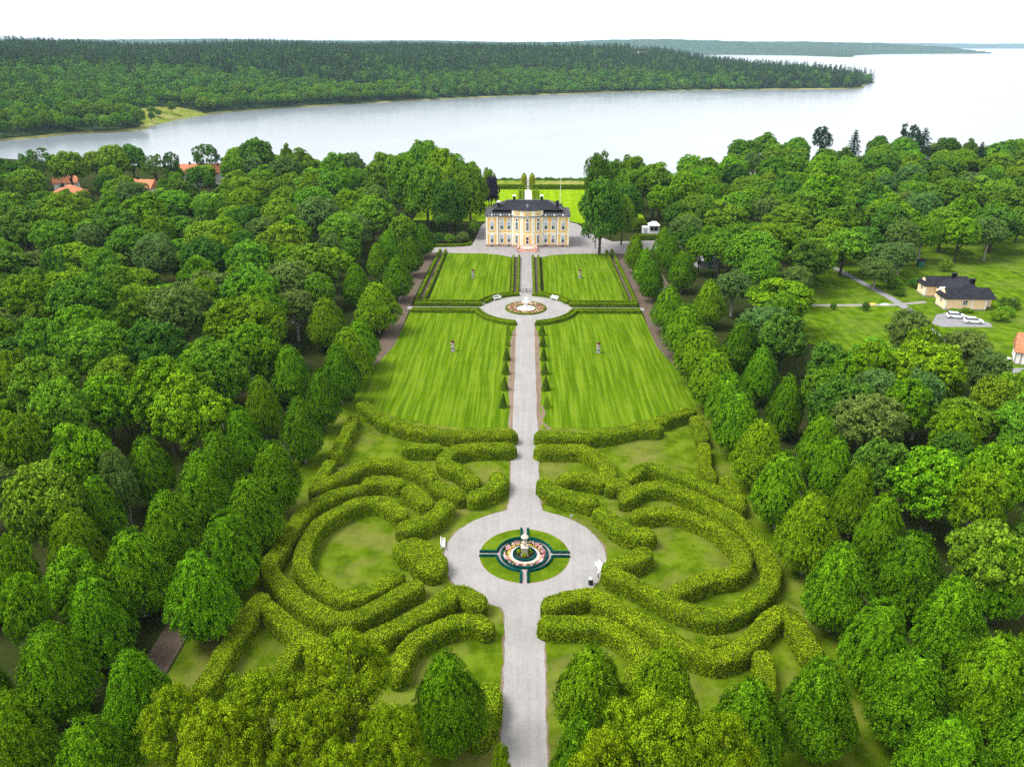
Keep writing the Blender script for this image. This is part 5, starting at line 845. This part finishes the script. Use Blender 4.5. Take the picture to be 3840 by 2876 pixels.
# white cottage at the right edge
ct = empty('cottage', (107.8, 163.0, 0), R(-27), 'white cottage with a brown tiled roof at the right edge', 'house')
m = MB().box(0, 14, 0, 7, .3, 2.9); gable_wall(m, .02, 0, 7, 2.9, 6.0); m.build('wall', 'wall_white', ct); MB().box(-.06, 14.06, -.06, 7.06, -.05, .3).build('plinth', 'stone_grey', ct)
m = MB(); gable_roof(m, 0, 14, 0, 7, 2.9, 6.3, .4); m.build('roof', 'tile_brown', ct)
vwin(ct, 3.2, -.06, 1.2, 0, 1.1); vwin(ct, 7.0, -.06, 1.2, 0, 1.1); vwin(ct, -.06, 3.5, 1.3, R(-90))
for x in (-.02, 1.1): MB().tube([(x, -.12, .2), (x, -.12, 2.85)], .06, 6).build('drainpipe', 'black_metal', ct)
e = empty('wheelie_bin', (106.7, 163.4, 0), .2, 'dark bin with a white lid beside the cottage', 'bin'); MB().frustum((-.3, .3, -.35, .35), 0, (-.38, .38, -.42, .42), 1.1).build('body', 'black_metal', e); MB().box(-.42, .42, -.46, .46, 1.1, 1.2).build('lid', 'white_paint', e)

# white pavilion, grey roof, houses by the lake
pv = empty('pavilion', (47.6, 292.5, 0), 0, 'small white pavilion with a dark window beyond the forecourt', 'pavilion')
MB().box(-1.9, 1.9, -1.6, 1.6, 0, 3.1).build('wall', 'white_paint', pv); MB().box(-4.2, -1.9, -1.2, 1.2, 0, 2.4).build('side_room', 'white_paint', pv); m = MB(); gable_roof(m, -1.9, 1.9, -1.6, 1.6, 3.1, 4.3, .25, 1.4); m.build('roof', 'wall_white', pv); w = MB().box(-1.45, 1.45, -1.66, -1.61, 1.1, 2.6).build('window', 'glass_dark', pv); MB().box(-.04, .04, -1.68, -1.66, 1.1, 2.6).build('glazing_bar', 'white_paint', w); MB().box(-3.4, -2.6, -1.25, -1.2, 0, 2.0).build('door', 'glass_pale', pv)
gs = empty('low_shed', (57.5, 244.5, 0), R(12), 'low building with a grey ridged roof behind the limes', 'shed'); MB().box(-3.6, 3.6, -2.5, 2.5, 0, 2.4).build('wall', 'stone_grey', gs); m = MB(); gable_roof(m, -3.6, 3.6, -2.5, 2.5, 2.4, 3.9, .35, 0, 'y'); rr_ = m.build('roof', 'roof_grey', gs); MB().box(-.08, .08, -2.9, 2.9, 3.88, 3.98).build('ridge_cap', 'white_paint', rr_); MB().box(-.6, .6, -2.58, -2.52, 0, 2.0).build('door', 'green_paint', gs)
def lake_house(x, y, w, d, hw, hr, rz, label, roof='tile_orange', hip=0.0, wins=((.3, 1.2), (.7, 1.2))):
    e = empty('lake_house', (x, y, 0), rz, label, 'house', 'orange-roofed houses among the trees by the lake')
    m = MB().box(-w / 2, w / 2, -d / 2, d / 2, 0, hw)
    if hip < .5: gable_wall(m, -w / 2, -d / 2, d / 2, hw, hr - .3); gable_wall(m, w / 2 - .15, -d / 2, d / 2, hw, hr - .3)
    m.build('wall', 'wall_white', e); m = MB(); gable_roof(m, -w / 2, w / 2, -d / 2, d / 2, hw, hr, .5, hip); r = m.build('roof', roof, e)
    MB().box(-w * .2 - .4, -w * .2 + .4, -.4, .4, hr - .8, hr + .9).build('chimney', 'slate_black', r)
    for fx_, z_ in wins: vwin(e, -w / 2 + w * fx_, -d / 2 - .06, z_, 0, 1.1)
    return e
lake_house(-203, 353, 13, 13, 3.4, 7.2, R(35), 'house with a broad orange hipped roof, leftmost by the lake', hip=6.4)
lake_house(-176, 366, 12, 8, 4.0, 7.6, R(-12), 'small house with orange roof and white gable near the shore'); lake_house(-163, 402, 24, 9, 5.8, 9.6, R(8), 'long house with orange roof closest to the lake', wins=((.15, 1.0), (.3, 1.0), (.5, 1.0), (.15, 3.6), (.3, 3.6)))
lake_house(-222, 384, 10, 7, 3.4, 6.2, R(20), 'half-hidden white house with orange roof behind the hipped one')
HILLZ = float(far_h(np.array([[245.]]), np.array([[1850.]]))[0, 0]) - .5
hh = empty('hilltop_house', (245, 1850, HILLZ), 0, 'tiny pale building on the crest of the hill across the lake', 'house'); MB().box(-18, 18, -6, 6, 0, 6.5).build('wall', 'wall_white', hh); m = MB(); gable_roof(m, -18, 18, -6, 6, 6.5, 9, .5); m.build('roof', 'slate', hh)
# ------------------------------------------------------------------ maze hedges
def maze_place(pts):
    xs_ = [p[0] for p in pts]; ys_ = [p[1] for p in pts]; return sum(xs_) / len(xs_), sum(ys_) / len(ys_), sum(math.dist(a, b) for a, b in zip(pts[:-1], pts[1:]))
info = [(i, *maze_place(p), w) for i, (p, w) in enumerate(MAZE)]
names = {}
for side in (-1, 1):
    its = [t for t in info if t[1] * side > 0]
    byy = sorted(its, key=lambda t: -t[2])
    for k, t in enumerate(byy):
        ln = t[3]; shp = 'short stub of' if ln < 4.5 else 'long sweeping' if ln > 26 else 'bent' if len(MAZE[t[0]][0]) > 4 else 'straight'
        if shp.endswith('of'): shp = 'short'
        if ln > 45: shp = 'longest, spiralling'
        names[t[0]] = f"{shp} clipped hedge of the {'left' if side < 0 else 'right'} maze half, {ordinal(k + 1)} from the palace end"
for i, (pts, w) in enumerate(MAZE):
    make_hedge('maze_hedge', pts, w * 1.14, 2.3, 500 + i, 'leaf_hedge', 'core_green', 70, .155, names[i], 'hedge', 'clipped hedges of the maze garden', round_=.30, rough=.055)

# ------------------------------------------------------------------ lime rows
sidew = {-1: 'left', 1: 'right'}
rows = {}
for x, y, h, r0 in LIMES:
    s = -1 if x < 0 else 1; ax = abs(x)
    rk = 'cross' if ax < 33 and y < 70 else 'inner' if ax < 41 - max(0, (y - 60) / 190) * 2.2 else 'outer' if ax < 52 else 'third'
    rows.setdefault((s, rk), []).append((x, y, h, r0))
for (s, rk), L_ in rows.items():
    L_.sort(key=(lambda t: abs(t[0])) if rk == 'cross' else (lambda t: -t[1]))
    for k, (x, y, h, r0) in enumerate(L_):
        if rk == 'cross': lab = f"lime at the near maze end, {sidew[s]} of the avenue, {ordinal(k + 1)} from the path"
        else: lab = f"egg-shaped lime in the {rk} row {sidew[s]} of the garden, {ordinal(k + 1)} from the palace"
        rr_ = r0 * (.94 if y < 130 else 1.0)
        plant('lime_tree', 'lime', int(abs(x * 13 + y * 7)), x, y, rr_, h + .4, 'leaf_bright' if (int(x * 7 + y * 3) % 10 < (5 if y > 130 else 2)) else None, lab, 'lime tree', 'limes lining the garden', 'bark_pale')

# ------------------------------------------------------------------ oaks in the foreground
ok_l = sorted([t for t in OAKS if t[0] < 0], key=lambda t: t[0]); ok_r = sorted([t for t in OAKS if t[0] >= 0], key=lambda t: t[0])
for L_, s in ((ok_l, 'left'), (ok_r, 'right')):
    for k, (x, y, r, h) in enumerate(L_):
        plant('oak_tree', 'oak', k, x, y, r * 1.05, h, None, f"yellow-green oak at the near edge, {s} of the avenue, {ordinal(k + 1)} from the left", 'oak tree', 'oaks closest to the viewer', 'bark_pale')

# ------------------------------------------------------------------ woods on both sides
HUE = {'m': 'mid-green', 'b': 'fresh green', 'd': 'dark green', 'y': 'yellow-green', 'o': 'dull olive', 'g': 'grey-green', 'r': 'russet', 'u': 'purple-leaved', 'p': 'dark open-crowned', 's': 'dark spruce', 'q': 'dark pine-like'}
KINDP = {'m': 'broad', 'b': 'broad', 'd': 'broad', 'y': 'broad', 'o': 'fine', 'g': 'fine', 'r': 'fine', 'u': 'broad', 'p': 'airy', 'q': 'airy', 's': 'spruce', 't': 'full', 't2': 'fine'}
NAMEK = {'full': 'broadleaf_tree', 'broad': 'broadleaf_tree', 'fine': 'fine_leaved_tree', 'airy': 'open_crowned_tree', 'spruce': 'spruce_tree'}
files = {}
for t in TREES:
    x, y = t[0], t[1]
    key = ('behind',) if abs(x) < 50 else ('left' if x < 0 else 'right', int((abs(x) - 50) // 14))
    files.setdefault(key, []).append(t)
nt_ = 0
for key, L_ in files.items():
    L_.sort(key=lambda t: -t[1])
    for k, (x, y, r, h, kd) in enumerate(L_):
        if kd == 't': lab = 'tallest leafy tree right beside the palace, hanging over the forecourt'
        elif kd == 't2': lab = 'dark round-topped crown rising behind the tall tree beside the palace'
        elif len(key) == 1: lab = f"{HUE[kd]} tree near the palace, {ordinal(k + 1)} from the lake, {'left' if x < 0 else 'right'} of the building"
        else: lab = f"{HUE[kd]} tree, {key[0]} wood, {ordinal(key[1] + 1)} file beyond the limes, {ordinal(k + 1)} from the lake"
        kp = KINDP[kd]; i_ = int(abs(x * 3.7 + y * 5.3)); 
        if kd in 'mby' and i_ % 5 == 0 and kp == 'broad': kp = 'fine'
        if len(key) == 1 and kd in 'md' and h > 12: kp = 'full'
        z_ = 0.0 if y < float(near_shore(np.array(x))) - 12 else -1.5
        plant('young_tree' if h < 8 else NAMEK[kp], kp, i_, x, y, r * (1.9 if kp == 'spruce' else 1.06), h, LEAF_OF[kd], lab, 'spruce' if kp == 'spruce' else 'tree', f"trees of the {key[0]} wood" if len(key) > 1 else 'trees near the palace', 'bark_pale' if kp == 'fine' else None, z_)

# shrubs round the palace, villa and shed
for x, y, r, h, mt, lab in ((-22.2, 276.5, 2.6, 3.2, 'leaf_olive', 'round shrub in the bed left of the palace, nearest the drive'), (-26.8, 275.5, 2.4, 2.8, 'leaf_mid', 'lower shrub in the bed left of the palace'), (-30.5, 276, 2.2, 3.0, 'leaf_dark', 'dark shrub at the outer end of the palace bed'),
        (81.5, 200.6, 1.0, 1.8, 'leaf_dark', 'small dark shrub by the footpath, farther from the villa'), (90.0, 200.4, 1.1, 2.1, 'leaf_dark', 'small dark shrub by the footpath, closer to the villa'), (124.5, 196.5, 2.6, 2.2, 'leaf_mid', 'bushy shrub at the right corner of the villa'), (120.6, 192.6, 2.6, 2.4, 'leaf_bright', 'green shrub beside the parked cars'), (129, 203, 3.0, 2.6, 'leaf_dark', 'dark shrub in the grass right of the villa'),
        (127, 212, 2.4, 2.4, 'leaf_mid', 'shrub behind the right wing of the villa'), (113, 222, 2.5, 2.6, 'leaf_dark', 'dark shrub behind the villa'), (106.5, 221, 2.5, 2.8, 'leaf_mid', 'shrub at the back left corner of the villa'), (104.5, 214, 2.0, 1.6, 'leaf_dark', 'low shrub beside the villa path'), (116, 199.4, 1.6, 1.0, 'leaf_mid', 'low planting under the villa window'), (113, 199.3, 1.5, .9, 'leaf_bright', 'low bright planting at the villa wall'),
        (46.8, 110.5, 1.9, 3.6, 'leaf_grey', 'bluish bush between the limes right of the maze'), (130, 240, 2.4, 3.4, 'leaf_mid', 'loose bush beside the green shed'), (122.5, 219, 2.2, 2.6, 'leaf_olive', 'olive bush behind the villa chimneys')):
    plant('shrub', 'bush', int(abs(x)), x, y, r, h * 1.15, mt, lab, 'shrub', 'garden shrubs')

# ------------------------------------------------------------------ instanced masses nobody could count
def joined(kind, i, name):
    cm, tm, R0, h0 = PROTO[kind][i]; me = cm.copy(); me.name = name
    bm = bmesh.new(); bm.from_mesh(cm); k = len(bm.faces); bm.from_mesh(tm); bm.faces.ensure_lookup_table()
    for f in bm.faces[k:]: f.material_index = 1
    bm.to_mesh(me); bm.free(); me.materials.append(MATS['bark']); return me
def scatter(name, pts, scl, rotz, sources, label):
    """one mass: instances of SOURCES (mesh data) on points"""
    me = bpy.data.meshes.new(name); n = len(pts); me.vertices.add(n); me.vertices.foreach_set('co', np.asarray(pts, np.float32).ravel())
    a = me.attributes.new('scl', 'FLOAT_VECTOR', 'POINT'); a.data.foreach_set('vector', np.asarray(scl, np.float32).ravel())
    a = me.attributes.new('rot', 'FLOAT_VECTOR', 'POINT'); r3 = np.zeros((n, 3), np.float32); r3[:, 2] = rotz; a.data.foreach_set('vector', r3.ravel())
    o = obj(name, me); tag(o, label, None, None, 'stuff')
    ng = bpy.data.node_groups.new(name + '_nodes', 'GeometryNodeTree'); ng.interface.new_socket('Geometry', in_out='INPUT', socket_type='NodeSocketGeometry'); ng.interface.new_socket('Geometry', in_out='OUTPUT', socket_type='NodeSocketGeometry')
    N = ng.nodes.new; gi, go = N('NodeGroupInput'), N('NodeGroupOutput'); io = N('GeometryNodeInstanceOnPoints'); jg = N('GeometryNodeJoinGeometry')
    for s in sources:
        so = bpy.data.objects.new(name + '_source', s); oi = N('GeometryNodeObjectInfo'); oi.inputs['Object'].default_value = so; oi.inputs['As Instance'].default_value = True
        ng.links.new(oi.outputs['Geometry'], jg.inputs[0])
    sa = N('GeometryNodeInputNamedAttribute'); sa.data_type = 'FLOAT_VECTOR'; sa.inputs['Name'].default_value = 'scl'
    ra = N('GeometryNodeInputNamedAttribute'); ra.data_type = 'FLOAT_VECTOR'; ra.inputs['Name'].default_value = 'rot'
    er = N('FunctionNodeEulerToRotation'); rv = N('FunctionNodeRandomValue'); rv.data_type = 'INT'
    rv.inputs[4].default_value = 0; rv.inputs[5].default_value = len(sources) - 1
    io.inputs['Pick Instance'].default_value = True
    K = ng.links.new
    K(gi.outputs[0], io.inputs['Points']); K(jg.outputs[0], io.inputs['Instance']); K(sa.outputs[0], io.inputs['Scale']); K(ra.outputs[0], er.inputs[0]); K(er.outputs[0], io.inputs['Rotation']); K(rv.outputs[2], io.inputs['Instance Index']); K(io.outputs[0], go.inputs[0])
    md = o.modifiers.new('scatter', 'NODES'); md.node_group = ng; return o
RNG = np.random.RandomState(77)
P = np.array([(x, y, 0) for x, y, r, h, k in REST]); Sc = np.array([(r / 6 * 1.06, r / 6 * 1.06, h / 16) for x, y, r, h, k in REST])
scatter('woodland', P, Sc, RNG.rand(len(P)) * 6.28, [joined('broad', 1, 'woodland_tree'), joined('broad', 4, 'woodland_tree'), joined('fine', 1, 'woodland_tree')], 'remaining trees of the woods, seen only in glimpses')
# far trees
def far_broad(seed, n=420):
    V, F, _, _ = broad_crown(seed, lobes=16, clumps=9, per=4, leaf=1.25, lobe_r=.40, low=.05, fill=90, crad=.28); me = np_mesh('far_broad', V, F); me.materials.append(MATS['leaf_far']); return me
def far_spruce(seed):
    V, F = spruce_crown(seed, 20, 3.2, 10, 70, 1.15); me = np_mesh('far_spruce', V * np.array([1, 1, 1]), F); me.materials.append(MATS['leaf_far_conifer']); return me
FB = [far_broad(s) for s in (601, 602, 603, 604)]; FS = [far_spruce(s) for s in (611, 612, 613)]
# individual broadleaf trees along the near part of the far shore
sh = np.array(resample(SHORE[3:12], 10.0)); Tn = np.gradient(sh, axis=0); Tn /= np.linalg.norm(Tn, axis=1, keepdims=True); Nin = np.stack([-Tn[:, 1], Tn[:, 0]], 1)
FT = []; rnd = random.Random(12)
for row, off in enumerate((7, 21, 36)):
    for j in range(row % 2, len(sh), 1):
        p = sh[j] + Nin[j] * (off + rnd.uniform(-2, 2)) + Tn[j] * rnd.uniform(-2, 2) + Tn[j] * 5 * (row % 2)
        if float(poly_sd(np.array([[p[0]]]), np.array([[p[1]]]), CLEAR)[0, 0]) > -2: continue
        if float(poly_sd(np.array([[p[0]]]), np.array([[p[1]]]), SHORE)[0, 0]) < 4: continue
        if any((p[0] - q[0]) ** 2 + (p[1] - q[1]) ** 2 < 49 for q in FT): continue
        FT.append((p[0], p[1], row))
for k, (x, y, row) in enumerate(sorted(FT, key=lambda t: (t[2], t[0] - t[1]))): pass
cnt = {}
for x, y, row in sorted(FT, key=lambda t: (t[2], t[0] * .2 + t[1])):
    cnt[row] = cnt.get(row, 0) + 1; z = float(far_h(np.array([[x]]), np.array([[y]]))[0, 0])
    plant('shore_tree', 'broad', cnt[row] + row * 2, x, y, rnd.uniform(5.2, 7.0), rnd.uniform(12, 16.5), rnd.choice(['leaf_mid', 'leaf_bright', 'leaf_bright', 'leaf_mid']), f"broadleaf tree across the lake, {['water-edge', 'second', 'third'][row]} row, {ordinal(cnt[row])} from the left", 'tree', 'broadleaf trees along the far left shore', None, z)
for k, (x, y, r, h) in enumerate(((-338, 742, 3.0, 10), (-352, 776, 4.2, 9), (-345, 772, 3.2, 8), (-362, 800, 5.5, 13), (-346, 806, 4.0, 12), (-372, 826, 5.5, 13))):
    plant('meadow_tree', 'broad', k, x, y, r, h, 'leaf_dark' if k == 0 else 'leaf_mid', f"tree standing in the cove meadow across the lake, {ordinal(k + 1)} from the water", 'tree', 'trees in the cove meadow', None, float(far_h(np.array([[x]]), np.array([[y]]))[0, 0]))
gx, gy = np.meshgrid(np.arange(-1500, 700, 9.6), np.arange(440, 2420, 9.6)); X = (gx + RNG.uniform(-4, 4, gx.shape)).ravel(); Y = (gy + RNG.uniform(-4, 4, gy.shape)).ravel()
D = poly_sd(X, Y, SHORE); C = poly_sd(X, Y, CLEAR); inv = (X > -.70 * Y - 60) & (X < .70 * Y)
keep = (D > 3.5) & (C < -3) & ~((np.abs(X - 245 * Y / 1850) < 22) & (Y > 1740) & (Y < 1862)) & inv & ((D < 500) | (RNG.rand(len(X)) < .8)) & (D < 1050); X, Y, D = X[keep], Y[keep], D[keep]
ft = np.array([(a, b) for a, b, _ in FT]); dmin = np.min((X[:, None] - ft[None, :, 0]) ** 2 + (Y[:, None] - ft[None, :, 1]) ** 2, axis=1); k2 = dmin > 60; X, Y, D = X[k2], Y[k2], D[k2]
Zf = far_h(X, Y); nn1 = vnoise(np.stack([X, Y, 0 * X], 1), .011); nn2 = vnoise(np.stack([X, Y, 0 * X + 9], 1), .035)
conif = (D + 85 * nn1 + 60 * nn2 + 60 * (X > 250) + 150 * (X > 430)) > 105 + 150 * (X < -330) - 30 * (X > 100)
flip = RNG.rand(len(X)) < np.where(conif, .30, .08) * (np.abs(nn2) * 2 + .3); conif = conif ^ flip
s1 = RNG.uniform(.75, 1.15, len(X)); s2 = RNG.uniform(.75, 1.2, len(X)); big = np.where(D > 500, 1.15, 1.0)
Pn = np.stack([X, Y, Zf - .3], 1); nc = ~conif
print('far trees', conif.sum(), nc.sum())
scatter('far_broadleaf_forest', Pn[nc], np.stack([s1 * .84, s1 * .84, s2 * .98], 1)[nc], RNG.rand(nc.sum()) * 6.28, FB, 'lighter broadleaf forest on the slope across the lake')
scatter('far_conifer_forest', Pn[conif], np.stack([s1 * 1.45 * big, s1 * 1.45 * big, s2 * 1.02], 1)[conif], RNG.rand(conif.sum()) * 6.28, FS, 'dark conifer forest covering the hill across the lake')
# reeds and scrub along the near shore behind the meadow
xsn = RNG.uniform(-58, 58, 900); ysn = near_shore(xsn) - RNG.uniform(1, 5, 900) - 3; kk = (np.abs(xsn - 1.1) > 2.2)
PB = np.stack([xsn, ysn, -.3 * np.ones(900)], 1)[kk]; sb = RNG.uniform(.05, .13, kk.sum()) * np.where(RNG.rand(kk.sum()) < .12, 1.7, 1)
scatter('shore_scrub', PB, np.stack([sb, sb, sb * .6], 1), RNG.rand(len(PB)) * 6.28, [FB[0], FB[1]], 'low green scrub along the near shore')

# ------------------------------------------------------------------ air
hz = bpy.data.materials.new('haze_air'); hz.use_nodes = True; t = hz.node_tree; t.nodes.clear()
pvn = t.nodes.new('ShaderNodeVolumePrincipled'); pvn.inputs['Color'].default_value = (.54, .76, 1.0, 1); pvn.inputs['Density'].default_value = HAZE; pvn.inputs['Anisotropy'].default_value = 0.0
on = t.nodes.new('ShaderNodeOutputMaterial'); t.links.new(pvn.outputs[0], on.inputs['Volume'])
if HAZE > 0:
    o = MB().box(-13000, 13000, -400, 16000, -9.5, 135).build('haze', hz); tag(o, 'thin bluish air over lake and hills', None, None, 'stuff')
